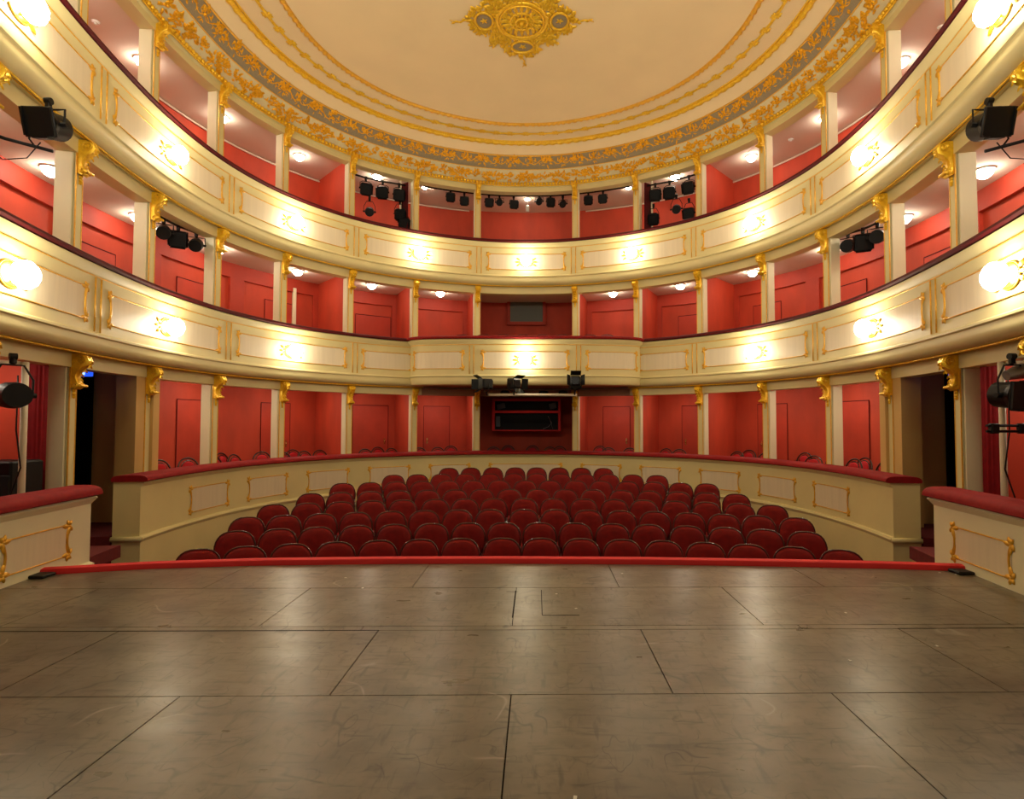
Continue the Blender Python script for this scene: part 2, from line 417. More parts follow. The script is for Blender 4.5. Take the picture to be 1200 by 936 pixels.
# near parapets of the stage-side boxes
for sg, side in ((-1, 'left'), (1, 'right')):
    pts = [(sg*4.65, 6.15), (sg*4.58, 5.5), (sg*4.5, 4.85), (sg*4.36, 3.9), (sg*4.25, 3.2)]
    if sg > 0: pts = pts
    else: pts = pts[::-1]
    cv = Poly(resample(pts, .08)); a, b = cv.s[0], cv.s[-1]
    r = empty('box_parapet', (sg*4.6, 5.2, -.9), 0, f'pale cream parapet with crimson cushion at the {side} edge of the stage', 'parapet'); bpy.context.view_layer.update()
    # travel direction: left -> increasing Y (outward normal = left side -x); right -> decreasing Y (outward = +x)
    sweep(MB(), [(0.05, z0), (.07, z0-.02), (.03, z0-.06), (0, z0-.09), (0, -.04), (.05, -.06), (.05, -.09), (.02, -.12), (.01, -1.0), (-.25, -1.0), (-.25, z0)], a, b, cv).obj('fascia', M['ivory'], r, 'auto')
    sweep(MB(), [(-.3, z0), (.07, z0)]+[(-.095+.215*abs(math.cos(t))**.6*(1 if math.cos(t) > 0 else -1), z0+.012+.105*math.sin(t)**.7) for t in np.linspace(.02, PI-.02, 15)], a-(.06 if sg > 0 else 0), b+(.06 if sg < 0 else 0), cv).obj('rail_cushion', M['velvet'], r, 'auto')
    def sy(yv): return float(cv.s[np.argmin(abs(cv.p[:, 1]-yv))])
    a2, b2 = sorted((sy(5.8), sy(4.98))); frame_and_panel(r, a2, b2, 0, .42, .10, cv, 1.0, .008)
    a2, b2 = sorted((sy(4.7), sy(3.5))); frame_and_panel(r, a2, b2, 0, .42, .10, cv, 1.0, .008)

# ------------------------------------------------------------------ columns
def make_column(h, w=.17, d=.22, brk=True):
    # local frame: -Y faces the auditorium, origin at the foot
    root = empty('column')
    def go():
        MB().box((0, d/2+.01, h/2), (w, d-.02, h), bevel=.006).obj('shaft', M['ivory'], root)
        MB().box((0, .0, h/2), (w*.72, .025, h), bevel=.004).obj('pilaster_strip', M['cream'], root)
        g = MB()
        for x in (-w*.36, w*.36): g.box((x, -.012, h/2), (.012, .012, h))
        g.obj('gilt_edging', M['goldline'], root)
        if brk:
            b = MB(); t = h+.17            # bracket top reaches the gilt moulding
            side = [(0, 0), (-.10, 0), (-.17, -.03), (-.20, -.09), (-.18, -.145), (-.12, -.18), (-.075, -.235), (-.06, -.29), (-.075, -.345), (-.10, -.38), (-.095, -.42), (-.06, -.445), (-.03, -.43), (0, -.42)]
            rows = [[Vector((x, -.01+y, t+z)) for y, z in side] for x in (-.055, -.045, 0, .045, .055)]
            for k, sc in ((0, .9), (4, .9)):
                rows[k] = [Vector((v.x, v.y*sc, v.z)) for v in rows[k]]
            b.grid(rows, True, True)
            for sx in (-.062, .062):                                   # volutes
                sp = []
                for i in range(22):
                    a = i/21*2.3*2*PI; rr = .058*(1-i/26); sp.append((sx, -.125+rr*math.cos(a), t-.075+rr*math.sin(a)))
                b.tube(sp, .010, 5)
                sp = []
                for i in range(16):
                    a = i/15*1.8*2*PI; rr = .034*(1-i/20); sp.append((sx, -.075+rr*math.cos(a), t-.39-rr*math.sin(a)))
                b.tube(sp, .008, 5)
            for i in range(7):                                          # leaves up the face
                z = t-.03-.055*i; yy = -.01+np.interp(-(t-z), [-.42, -.345, -.29, -.235, -.19, -.15, -.09, -.03], [-.10, -.10, -.085, -.10, -.14, -.185, -.20, -.17])
                for sg in (-1, 1): b.leaf(Vector((0, yy, z)), X*sg, Z, -Y, -1.1, .06, .028, .014, .5)
            b.cyl((-.07, -.125, t-.40), (.07, -.125, t-.40), .018, n=8)
            for i, (rr, zz) in enumerate(((.03, -.46), (.024, -.50), (.016, -.535))): b.ell((0, -.025, t+zz), rr, .02, .026, nu=8, nv=5)
            b.obj('gilt_bracket', M['gold'], root, 'auto')
        return root
    return local(go)
TIERS = [('ground', 0.0, 2.17), ('middle', 2.6, 4.87), ('top', 5.3, 7.6)]
pos = {0: 'beside the central box', 1: 'second from the central box', 2: 'third from the central box', 3: 'fourth from the central box', 4: 'fifth from the central box', 5: 'sixth from the central box', 6: 'seventh from the central box', 7: 'nearest the stage'}
for tn, zf, zt in TIERS:
    proto = None
    for s, sd in (('L', 'left'), ('R', 'right')):
        for i in range(8):
            q = SP[(s, i)]; p, nrm = H.at(q)
            if proto is None: c = make_column(zt-zf); proto = c
            else: c = copy_tree(proto)
            c.location = (p.x, p.y, zf); c.rotation_euler = (0, 0, math.atan2(nrm.y, nrm.x)-PI/2)
            tag(c, f'cream and gilt column on the {tn} tier, {sd} side, {pos[i]}', 'column', f'columns of the {tn} tier')
            if i == 7: tag(c, f'cream and gilt column on the {tn} tier, {sd} side, nearest the stage')

# ------------------------------------------------------------------ slabs, ceilings of the boxes, outer walls
def slab(name, zt, zb, a, b, kin, m, kind='structure', lift=0):
    rows = []
    for q in srange(a, b, .2):
        i1 = H.P(q, kin, zt); o1 = W(q, zt, -.05); rows.append([i1, o1, Vector((o1.x, o1.y, zb)), Vector((i1.x, i1.y, zb))])
    o = MB().grid(rows, True, True).obj(name, m); return tag(o, kind=kind)
slab('ceiling', 2.6, 2.30, -SMAX, SMAX, -.2, M['boxceil'])
slab('ceiling', 5.3, 5.02, -SMAX, SMAX, -.2, M['boxceil'])
slab('ceiling', 7.95, 7.74, -SMAX, SMAX, -.22, M['boxceil'])
slab('floor', -.05, -.2, q_end, -q_end, .15, M['carpet'])
for s in 'LR': 
    a, b = sorted((SP[(s, 8)], SP[(s, 6)])); slab('floor', -.05, -.2, a, b, .6, M['carpet'])
def wallpiece(name, z1, z2, a, b, m):
    rows = [[W(q, z1), W(q, z2), W(q, z2, -.15), W(q, z1, -.15)] for q in srange(a, b, .2)]
    return tag(MB().grid(rows, True, True).obj(name, m, None), kind='structure')
s3 = SP[('R', 3)]; s5 = SP[('R', 5)]; s6 = SP[('R', 6)]
s5g, s6g = s5, s6
for zl, zh in ((2.6, 5.02), (5.3, 7.74)):
    wallpiece('wall_left', zl, zh, -SMAX, -s3, M['red']); wallpiece('wall_back', zl, zh, -s3, s3, M['red']); wallpiece('wall_right', zl, zh, s3, SMAX, M['red'])
wallpiece('wall_back', -.05, 2.3, -s3, s3, M['red'])
wallpiece('wall_left', -.05, 2.3, -s5g, -s3, M['red']); wallpiece('wall_right', -.05, 2.3, s3, s5g, M['red'])
wallpiece('wall_left', -.05, 2.3, -SMAX, -s6g, M['red']); wallpiece('wall_right', -.05, 2.3, s6g, SMAX, M['red'])
wallpiece('wall_left', -.9, 2.3, -s6g, -s5g, M['unlitblack']); wallpiece('wall_right', -.9, 2.3, s5g, s6g, M['unlitblack'])  # passage stretch coloured black to stand for the darkness inside
# radial partitions
def partition(q, zl, zh, m, thick=.08, kin=-.22, kout=None, off=0):
    p, n_ = H.at(q); t = Vector((n_.y, -n_.x, 0)); d = wall_d(q) if kout is None else kout
    c = p+n_*((d-kin)/2)+t*off; c.z = (zl+zh)/2
    L_ = d+kin
    return tag(MB().box(c, (L_, thick, zh-zl), (n_, t, Z)).obj('wall_partition', m), kind='structure')
for s in 'LR':
    for i in (0, 1, 2):
        partition(SP[(s, i)], -.05, 2.3, M['red']); partition(SP[(s, i)], 2.6, 5.02, M['red'])
    partition(SP[(s, 2)], 5.3, 7.74, M['red'])
    partition(SP[(s, 6)], -.9, 2.3, M['red'], .10, -.24)
    # passage wall facing the stage, in two beige planes
    q5 = SP[(s, 5)]; p, n_ = H.at(q5); sg = -1 if s == 'L' else 1
    w_ = MB().box((sg*6.16, 8.62, .7), (1.02, .14, 3.2)); o = w_.obj('wall_passage', M['beige']); tag(o, kind='structure')
    o = MB().box((sg*5.85, 8.40, .7), (.30, .30, 3.2)).obj('wall_passage', M['beige']); tag(o, kind='structure')
    o = MB().box((sg*7.07, 8.45, .7), (1.1, .06, 3.2)).obj('wall_passage', M['unlitblack']); tag(o, kind='structure')  # black sheet in place of the unlit depth of the passage
# recess frames on the middle-tier wall and crown strips
k_ = 0
for s in 'LR':
    sg = -1 if s == 'L' else 1
    a, b = sorted((SP[(s, 0)], SP[(s, 8)]))
    o = MB().grid([[W(q, 4.70, .002), W(q, 4.70, .07), W(q, 5.02, .07), W(q, 5.02, .002)] for q in srange(a, b, .2)], True, True).obj('trim_1', M['redtrim']); tag(o, kind='structure')
    for i in range(0, 8):
        q = SP[(s, i)]
        qq = srange(q-.13, q+.13, .1)
        o = MB().grid([[W(u, 2.6, .002), W(u, 2.6, .068), W(u, 4.70, .068), W(u, 4.70, .002)] for u in qq], True, True).obj('trim_2', M['redtrim']); tag(o, kind='structure')
    for z_ in (7.70,):
        mb = MB(); mb.tube([W(q, z_, .03) for q in srange(a, b, .2)], .02, 6); o = mb.obj('trim_3', M['boxceil']); tag(o, kind='structure')

# doors in the outer wall
def door(xa, xb, zf, hgt, tier, handle=None, ajar=False):
    qa, qb = s_at_wall(xa, zf+1.2), s_at_wall(xb, zf+1.2)
    if qb-qa < .5:
        if abs(qa) > abs(qb): qb = qa+.75 if qa < 0 else qb
        if qa > 0: qb = qa+.75
    qm = (qa+qb)/2; p = W(qm, zf); n_ = H.at(qm)[1]
    global ndoor
    ndoor += 1
    o = MB().grid([[W(u, zf, .001), W(u, zf, .02), W(u, zf+hgt, .02), W(u, zf+hgt, .001)] for u in srange(qa, qb, .2)], True, True).obj(f'door_{ndoor}', M['door'])
    tag(o, kind='structure')
    f = MB(); f.tube([W(qa, zf, .018), W(qa, zf+hgt, .018)], .008, 4); f.tube([W(qb, zf, .018), W(qb, zf+hgt, .018)], .008, 4)
    f.tube([W(u, zf+hgt, .018) for u in srange(qa, qb, .2)], .012, 4); f.obj('door_gap', M['rail'], o)
    if handle is not None:
        u = qa+.08 if handle < 0 else qb-.08
        c = W(u, zf+1.0, .05); h = MB(); h.ell(c, .028, .028, .028, nu=10, nv=6); h.cyl(W(u, zf+1.0, .015), c, .012, n=8); h.box(W(u, zf+1.0, .024), (.035, .01, .16), (Vector((n_.y, -n_.x, 0)), n_, Z)); h.obj('door_handle', M['brass'], o, 'auto')
    return o
def s_at_wall(x, z):
    best = None
    for q in np.linspace(-SMAX, SMAX, 900):
        p = W(q, z)
        if p.y < 2: continue
        e = abs(pj(p.x, p.y, z)[0]-x)
        if best is None or e < best[0]: best = (e, q)
    return best[1]
ndoor = 0
for xa, xb, hd in ((206, 236, None), (305, 340, 1), (413, 434, 1), (496, 527, -1), (707, 739, 1), (800, 822, -1), (889, 924, -1), (986, 1019, None)):
    door(xa, xb, -.04, 1.98, 'ground', hd)
for xa, xb in ((91, 134), (206, 240), (309, 341), (416, 437), (795, 819), (884, 916), (985, 1016), (1084, 1122)):
    door(xa, xb, 2.61, 1.78, 'middle')

# ------------------------------------------------------------------ main ceiling, cove and gilt rings
KB, K1, K2, K3, K4 = .10, .42, .62, .74, .86
ZB, Z1, Z2, Z3 = 7.76, 8.02, 8.28, 8.42
ZC = 8.50
def strip(name, prof, m, kind='structure'):
    o = sweep(MB(), prof, -SMAX, SMAX, closed=False).obj(name, m, None, True); return tag(o, kind=kind)
# architrave over the top columns
o = sweep(MB(), [(.10, 7.78), (.08, 7.74), (.02, 7.71), (.02, 7.6), (-.2, 7.6), (-.24, 7.95), (.1, 7.95)], -SMAX, SMAX).obj('trim_4', M['cream'], None, 'auto'); tag(o, kind='structure')
strip('trim_5', [(KB, 7.79), (.17, 7.83), (.27, 7.89), (.36, 7.96), (K1, Z1)], M['frieze'])
strip('trim_6', [(K1, Z1), (K1+.02, Z1+.0), (.52, Z1+.10), (K2, Z2)], M['grey'])
strip('trim_7', [(K2, Z2), (.66, Z2+.06), (.75, Z2+.14), (.86, ZC)], M['ceil'])
# flat ceiling
rows = [[H.P(q, .86, ZC), Vector((0, max(3.2, min(12.5, H.P(q, 3, 0).y)), ZC))] for q in srange(-SMAX, SMAX, .2)]
o = MB().grid(rows).obj('ceiling', M['ceil']); tag(o, kind='structure')
o = MB().box((0, 3.0, ZC+.1), (12, 1.0, .18)).obj('ceiling', M['ceil']); tag(o, kind='structure')
# beads
mb = MB(); q = -SMAX
while q < SMAX:
    c = H.P(q, .115, ZB+.02)
    if c.y > 5: mb.ell(c, .042, .042, .042, nu=7, nv=5)
    q += .085
line(mb, .11, ZB-.035, -SMAX, SMAX, .016); line(mb, .14, ZB+.07, -SMAX, SMAX, .014)
tag(mb.obj('trim_8', M['gold'], None, True), kind='structure')
# gilt edge lines of the grey band
mb = MB(); line(mb, K1, Z1, -SMAX, SMAX, .014); line(mb, K2, Z2, -SMAX, SMAX, .020); tag(mb.obj('trim_9', M['goldline'], None, True), kind='structure')
# garland motifs
def frame_on(q, k0, z0_, k1, z1_):
    p, n_ = H.at(q); t = Vector((n_.y, -n_.x, 0)); a = H.P(q, k0, z0_); b = H.P(q, k1, z1_); v = (b-a).normalized(); w = t.cross(v)
    if w.z > 0: w = -w
    return (a+b)/2, t, v, w
def cluster(mb, o, t, v, w, rx, ry, n, L_, Wd, Hh, fan=False):
    for k in range(n):
        a = random.uniform(0, 2*PI); r = math.sqrt(random.random())*.85; x, y = rx*r*math.cos(a), ry*r*math.sin(a)
        if fan: y -= .04*(1-(x/rx)**2)*0+.0; y = y*(1-.35*abs(x)/rx)-(x/rx)**2*-.05-.03
        an = math.atan2(y+.5*ry, x)+random.uniform(-.7, .7)
        mb.leaf(o+t*x+v*y+w*random.uniform(0, .012), t, v, w, an, L_*random.uniform(.7, 1.2), Wd*random.uniform(.8, 1.2), Hh, random.uniform(-1, 1))
    mb.ell(o+w*.015, .035, .035, .035, (t, v, w), 8, 5)
fr = MB(); q = -SMAX+.5; i = 0
step = .455
i0 = int(SMAX/step)
for i in range(-i0, i0+1):
    q = i*step
    o_, t, v, w = frame_on(q, .17, 7.83, .38, 7.98)
    if o_.y < 6: continue
    if i % 2 == 0: cluster(fr, o_, t, v, w, .31, .13, 64, .10, .05, .035, fan=True)
    else: cluster(fr, o_, t, v, w, .085, .10, 16, .09, .045, .035)
tag(fr.obj('trim_10', M['deepgold'], None, True), kind='structure')
gr = MB()
for i in range(-i0, i0+1):
    q = i*step+.1
    o_, t, v, w = frame_on(q, K1+.02, Z1+.03, K2, Z2)
    if o_.y < 6: continue
    if i % 2: cluster(gr, o_, t, v, w, .14, .10, 26, .10, .05, .03)
    else: cluster(gr, o_, t, v, w, .06, .12, 14, .09, .045, .03)
    pts = []
    for k in range(13):
        u = k/12; qq = q+step*u; a_ = frame_on(qq, K1+.02, Z1+.03, K2, Z2); pts.append(a_[0]+a_[2]*(.055*math.sin(u*2*PI)*(1 if i % 2 else -1))+a_[3]*.01)
    gr.tube(pts, .015, 5)
    for u, an in ((.3, 1.0), (.5, -1.2), (.72, .9), (.62, -2.2), (.4, 2.2), (.8, -.8), (.2, -1.0)):
        a_ = frame_on(q+step*u, K1+.02, Z1+.03, K2, Z2); gr.leaf(a_[0], a_[1], a_[2], a_[3], an, .11, .055, .03, 1.0)
tag(gr.obj('trim_11', M['deepgold'], None, True), kind='structure')
# outer thick garland ring, ring with bows, inner rope ring
mb = MB(); line(mb, .88, ZC-.02, -SMAX, SMAX, .055, n=8, bump=.22, freq=26); line(mb, .95, ZC-.005, -SMAX, SMAX, .016)
q = -SMAX
while q < SMAX:
    o_, t, v, w = frame_on(q, .84, ZC-.03, .94, ZC-.03); w = -Z
    if o_.y > 6:
        mb.leaf(o_, t, v, w, .5, .11, .05, .035, -.6); mb.leaf(o_, t, v, w, -.5, .11, .05, .035, .6)
    q += .10
tag(mb.obj('trim_12', M['gold'], None, True), kind='structure')
mb = MB(); line(mb, 1.30, ZC-.008, -SMAX, SMAX, .015); line(mb, 1.33, ZC-.004, -SMAX, SMAX, .008)
q = -int(SMAX/.47)*.47
while q < SMAX:
    o_, t, v, w = frame_on(q, 1.28, ZC-.01, 1.36, ZC-.01); w = -Z
    if o_.y > 6:
        for an, L_, cu in ((.35, .20, -.8), (-.35, .20, .8), (PI-.35, .20, .8), (PI+.35, .20, -.8), (PI/2, .09, 0), (-PI/2, .09, 0), (.9, .1, 0), (PI-.9, .1, 0), (-.9, .1, 0), (PI+.9, .1, 0)): mb.leaf(o_, t, v, w, an, L_, .05, .03, cu)
        mb.ell(o_-Z*.01, .03, .03, .025, nu=8, nv=5)
    q += .47
tag(mb.obj('trim_13', M['gold'], None, True), kind='structure')
mb = MB(); line(mb, 1.74, ZC-.012, -SMAX, SMAX, .042, n=6, bump=.3, freq=34); line(mb, 1.78, ZC-.004, -SMAX, SMAX, .007)
q = -int(SMAX/.5)*.5
while q < SMAX:
    o_ = H.P(q, 1.74, ZC-.02)
    if o_.y > 6: mb.ell(o_, .04, .04, .03, nu=8, nv=5)
    q += .5
tag(mb.obj('trim_14', M['goldline'], None, True), kind='structure')

# rosette
RX, RY = 0.0, 9.43
ro = empty('ceiling_rosette', (RX, RY, ZC), 0, 'large gilt acanthus rosette with grey ovals in the middle of the ceiling', 'ceiling rosette'); bpy.context.view_layer.update()
c0 = Vector((RX, RY, ZC))
def ring(mb, c, r, tr, n=48, seg=8): mb.tube([c+Vector((r*math.cos(2*PI*i/n), r*math.sin(2*PI*i/n), 0)) for i in range(n)], tr, seg, closed=True)
mb = MB(); ring(mb, c0-Z*.02, .43, .035); ring(mb, c0-Z*.04, .38, .018); ring(mb, c0-Z*.03, .20, .022); ring(mb, c0-Z*.05, .10, .025)
mb.obj('ring_moulding', M['gold'], ro, True)
mb = MB()
for r0, n_, L_, wd in ((.20, 16, .16, .07), (.10, 12, .12, .06), (.02, 8, .10, .05), (.29, 20, .09, .045)):
    for i in range(n_): 
        a = 2*PI*i/n_; mb.leaf(c0-Z*.015+Vector((math.cos(a), math.sin(a), 0))*r0, X, Y, -Z, a, L_, wd, .05, .2)
mb.ell(c0-Z*.06, .045, .045, .06, nu=12, nv=6)
mb.obj('centre_leaves', M['gold'], ro, True)
for k in range(4):
    a0 = k*PI/2; d = Vector((math.cos(a0), math.sin(a0), 0)); e = Vector((-d.y, d.x, 0)); oc = c0+d*.66
    wdt = (.13, .11) if k % 2 == 0 else (.13, .20)
    wdt = (.135, .185)
    mb = MB(); mb.grid([[oc-Z*.012+d*wdt[0]*rr*math.cos(2*PI*i/24)+e*wdt[1]*rr*math.sin(2*PI*i/24) for i in range(24)] for rr in (1, .02)], True); mb.obj('grey_oval', M['grey'], ro)
    mb = MB(); mb.tube([oc-Z*.02+d*(wdt[0]+.02)*math.cos(2*PI*i/28)+e*(wdt[1]+.02)*math.sin(2*PI*i/28) for i in range(28)], .026, 6, closed=True)
    for i in range(18):
        a = 2*PI*i/18; q_ = oc+d*(wdt[0]+.045)*math.cos(a)+e*(wdt[1]+.045)*math.sin(a); mb.leaf(q_, d, e, -Z, a+.7*(1 if i % 2 else -1), .10, .05, .04, .7*(1 if i % 2 else -1))
    for i in range(5): mb.leaf(oc-Z*.015, d, e, -Z, i*1.3, .07, .03, .02)
    for i in range(70):
        a = random.uniform(0, 2*PI); rr = random.uniform(1.25, 1.85); q_ = oc+d*wdt[0]*rr*math.cos(a)+e*wdt[1]*rr*math.sin(a)
        mb.leaf(q_-Z*random.uniform(0, .02), d, e, -Z, a+random.uniform(-1, 1), .09, .045, .04, random.uniform(-1, 1))
    mb.obj('oval_frame', M['gold'], ro, True)
    mb = MB(); pts = []; 
    for i in range(14): u = i/13; pts.append(c0-Z*.015+d*(.84+.42*u)+e*.03*math.sin(u*7))
    mb.tube(pts, .016, 5, radii=[.020*(1-i/18) for i in range(14)])
    for i in range(5): 
        q_ = pts[2+i*2]; sg = 1 if i % 2 else -1; mb.leaf(q_, d, e, -Z, sg*.8, .08, .035, .025, -sg*.8)
    mb.obj('tendril', M['gold'], ro, True)
    a1 = a0+PI/4; d = Vector((math.cos(a1), math.sin(a1), 0)); e = Vector((-d.y, d.x, 0))
    mb = MB(); pts = []
    for i in range(12): u = i/11; pts.append(c0-Z*.015+d*(.45+.45*u)+e*.04*math.sin(u*6))
    mb.tube(pts, .02, 5, radii=[.028*(1-i/18) for i in range(12)])
    for i in range(9):
        q_ = pts[min(11, i)]+e*random.uniform(-.06, .06); sg = 1 if i % 2 else -1; mb.leaf(q_, d, e, -Z, sg*1.0, .13, .055, .035, -sg*1.1)
    for i in range(45):
        rr = random.uniform(.44, .74); an = a1+random.uniform(-.42, .42)*(1.1-rr); q_ = c0+Vector((math.cos(an), math.sin(an), 0))*rr
        mb.leaf(q_-Z*random.uniform(0, .02), d, e, -Z, random.uniform(-1.3, 1.3), .10, .045, .04, random.uniform(-1, 1))
    for sg in (-1, 1):
        for j in range(6): mb.leaf(c0+d*(.47+.05*j)+e*sg*(.05+.06*j), d, e, -Z, random.uniform(-1.5, 1.5)+sg*.5, .13, .055, .04, random.choice((-1, 1)))
    mb.obj('corner_scroll', M['gold'], ro, True)

# ------------------------------------------------------------------ sconces
def make_sconce():
    r = empty('wall_sconce')
    def go():
        b = MB(); b.ell((0, -.012, 0), .17, .13, .018, (X, Z, -Y), 24, 6)
        b.tube([(.175*math.cos(2*PI*i/28), -.014, .135*math.sin(2*PI*i/28)) for i in range(28)], .010, 6, closed=True)
        for sg in (-1, 1):
            for da, l_ in ((0, .13), (.6, .11), (-.6, .11)): b.leaf(Vector((sg*.165, -.014, da*.08)), X, Z, -Y, da if sg > 0 else PI-da, l_, .05, .022)
        b.tube([(0, -.02, -.06), (0, -.07, -.11), (0, -.13, -.09)], .014, 6)
        b.obj('gilt_backplate', M['gold'], r, True)
        g_ = MB(); g_.ell((0, -.14, 0), .14, .115, .145, nu=12, nv=7); g_.obj('glass_globe', M['globe'], r, True)
        return r
    return local(go)
sproto = None
def sconce(p, n_, label, z):
    global sproto
    if sproto is None: c = make_sconce(); sproto = c
    else: c = copy_tree(sproto)
    c.location = (p.x, p.y, z); c.rotation_euler = (0, 0, math.atan2(n_.y, n_.x)-PI/2)
    tag(c, label, 'wall light', 'lit globes on the balcony fronts')
wh = {1: 'first', 3: 'second', 5: 'third', 7: 'fourth'}
sconce(H.P(0, .265, 0), H.at(0)[1], 'lit globe on gilt plate at the centre of the uppermost balcony front', zT-.5)
sconce(B.P(0, .0, 0), Vector((0, 1, 0)), 'lit globe on gilt plate in the middle of the bulging central box', zM-.5)
for s, sd in (('L', 'left'), ('R', 'right')):
    for i in (1, 3, 5, 7):
        q = SP[(s, i)]; sconce(H.P(q, .265, 0), H.at(q)[1], f'lit globe on the uppermost balcony front, {wh[i]} to the {sd} of its centre', zT-.5)
    for i, wd in ((3, 'first'), (5, 'second'), (7, 'third')):
        q = SP[(s, i)]; sconce(H.P(q, .265, 0), H.at(q)[1], f'lit globe on the middle balcony front, {wd} to the {sd} of the bulge', zM-.5)

# ------------------------------------------------------------------ lamps in the box ceilings
def make_lamp(r0, drop, mt):
    r = empty('ceiling_lamp')
    def go():
        MB().cyl((0, 0, 0), (0, 0, -.02), r0*1.25, r0*1.15, n=20).obj('mount_ring', M['white'], r)
        g_ = MB(); g_.ell((0, 0, -.018), r0, r0, drop, nu=12, nv=4, v0=-.5, v1=0); g_.obj('lit_bowl', M[mt], r, True)
        return r
    return local(go)
lamps = {}
def lamp(key, r0, drop, mt, x, y, z, label, group):
    if key not in lamps: c = make_lamp(r0, drop, mt); lamps[key] = c
    else: c = copy_tree(lamps[key])
    c.location = (x, y, z); tag(c, label, 'ceiling light', group)
boxn = {(0, 1): 'first', (1, 2): 'second', (2, 3): 'third', (3, 4): 'fourth', (4, 5): 'fifth', (5, 6): 'sixth', (6, 7): 'seventh'}
for s, sd in (('L', 'left'), ('R', 'right')):
    for i in range(0, 7):
        q = (SP[(s, i)]+SP[(s, i+1)])/2; d = wall_d(q)
        p = H.P(q, -.85, 0)
        if i != 5: lamp('g', .07, .035, 'lampsmall', p.x, p.y, 2.298, f'small round lit lamp in ground box {boxn[(i,i+1)]} to the {sd} of the central box', 'ground box lamps')
        lamp('m', .11, .11, 'lamp', p.x, p.y, 5.018, f'round lit ceiling lamp in the middle-tier box {boxn[(i,i+1)]} {sd} of the centre', 'middle box lamps')
        if i == 1: pp = H.P(q, -.55, 0); lamp('m', .11, .11, 'lamp', pp.x, pp.y, 7.738, f'round lit ceiling lamp in the {sd} gallery bay above the hung stage lights', 'top bay lamps')
        if i == 0: pp = H.P(SP[(s, 1)]+(.35 if s == 'L' else -.35), -.6, 0); lamp('g', .07, .035, 'lampsmall', pp.x, pp.y, 7.738, f'small round lit lamp in the gallery opening just {sd} of the central one', 'top bay lamps')
        if i >= 2: lamp('m', .11, .11, 'lamp', p.x, p.y, 7.738, f'round lit ceiling lamp in the top-tier bay {boxn[(i,i+1)]} {sd} of the centre', 'top bay lamps')

# ------------------------------------------------------------------ parquet floor, stage
def poly(name, pts, z, m):
    o = MB().add([(x, y, z) for x, y in pts], [tuple(range(len(pts)))]).obj(name, m); return tag(o, kind='structure')
poly('floor', [(-8, 3.5), (8, 3.5), (8, 17), (-8, 17)], -.9, M['carpet'])
def edge_y(x): return float(np.interp(x, [-5, -4.72, -3.7, -2.7, -1.3, 0, 1.3, 2.7, 3.9, 4.9, 5.2], [5.36, 5.45, 5.72, 5.86, 5.94, 5.96, 5.94, 5.87, 5.78, 5.64, 5.58]))
st = empty('stage', (0, 3, -.9), 0, 'worn brown wooden stage deck with panel seams in the foreground', 'stage'); bpy.context.view_layer.update()
xs = np.linspace(-4.62, 4.62, 40)
mb = MB(); rows = [[Vector((x, -2.5, z)), Vector((x, edge_y(x), z))] for x in xs for z in (-.012,)]; mb.grid([[r_[0], r_[1]] for r_ in rows])
mb.grid([[Vector((x, edge_y(x)+.0, -.012)), Vector((x, edge_y(x)+.0, -.9))] for x in xs])
mb.obj('substructure', M['dark'], st)
TILT = .014
def deck(x0, x1, yf, yb, gap=.0035):
    n = max(2, int((x1-x0)/.3)+1); X_ = np.linspace(x0+gap, x1-gap, n); rows = []
    for x in X_:
        y0 = yf+TILT*x+gap; y1 = (edge_y(x)-.05) if yb is None else yb+TILT*x-gap
        rows.append([Vector((x, y0, -.012)), Vector((x, y0, 0)), Vector((x, y1, 0)), Vector((x, y1, -.012))])
    MB().grid(rows, True, True).obj('deck_panel', M['deck'], st)
E_ = 4.62
def rowp(xs_, yf, yb):
    xs_ = [-E_]+xs_+[E_]
    for a, b in zip(xs_[:-1], xs_[1:]): deck(a, b, yf, yb)
rowp([-2.73, -.86, 1.02, 2.9], 5.07, None)
rowp([-3.65, -1.77, .085, 1.95, 3.8], 4.13, 5.07)
rowp([-1.0, 2.2], 4.05, 4.13)
rowp([-2.72, -.87, 1.02, 2.9], 3.1, 4.05)
rowp([-3.6, -1.68, .125, 1.9, 3.8], 1.3, 3.1)
rowp([-2.7, -.8, 1.0, 2.9], -2.5, 1.3)
mb = MB()       # small hatch outline inlaid in the deck
for a, b in (((.08, 4.3), (.08, 4.98)), ((.31, 4.36), (.31, 5.0)), ((.31, 4.36), (.6, 4.35)), ((.0, 4.95), (.10, 4.95))):
    a = Vector((*a, .0005)); b = Vector((*b, .0005)); d = (b-a); mb.box((a+b)/2, (max(abs(d.x), .006), max(abs(d.y), .006), .001))
mb.obj('hatch_seam', M['dark'], st)
mb = MB()
rows = []
for x in np.linspace(-4.60, 4.60, 60):
    y = edge_y(x); rows.append([Vector((x, y-.045, -.03)), Vector((x, y-.045, .012)), Vector((x, y-.03, .05)), Vector((x, y+.02, .062)), Vector((x, y+.08, .05)), Vector((x, y+.09, -.04)), Vector((x, y+.09, -.3))])
mb.grid(rows, True, True); mb.obj('red_edge_strip', M['lip'], st, 'auto')
for sg in (-1, 1):
    mb = MB(); mb.box((sg*4.50, edge_y(sg*4.5)-.12, .015), (.16, .16, .03), bevel=.008); mb.obj('end_cap', M['black'], st)
for a_, b_ in ((-4.6, -.87), (2.9, 4.6)):
    mb = MB(); c_ = (a_+b_)/2; mb.grid([[Vector((x, 4.05+TILT*x+d, .0008)) for d in (-.007, .007)] for x in (a_, b_)]); mb.obj('open_seam', M['unlitblack'], st)
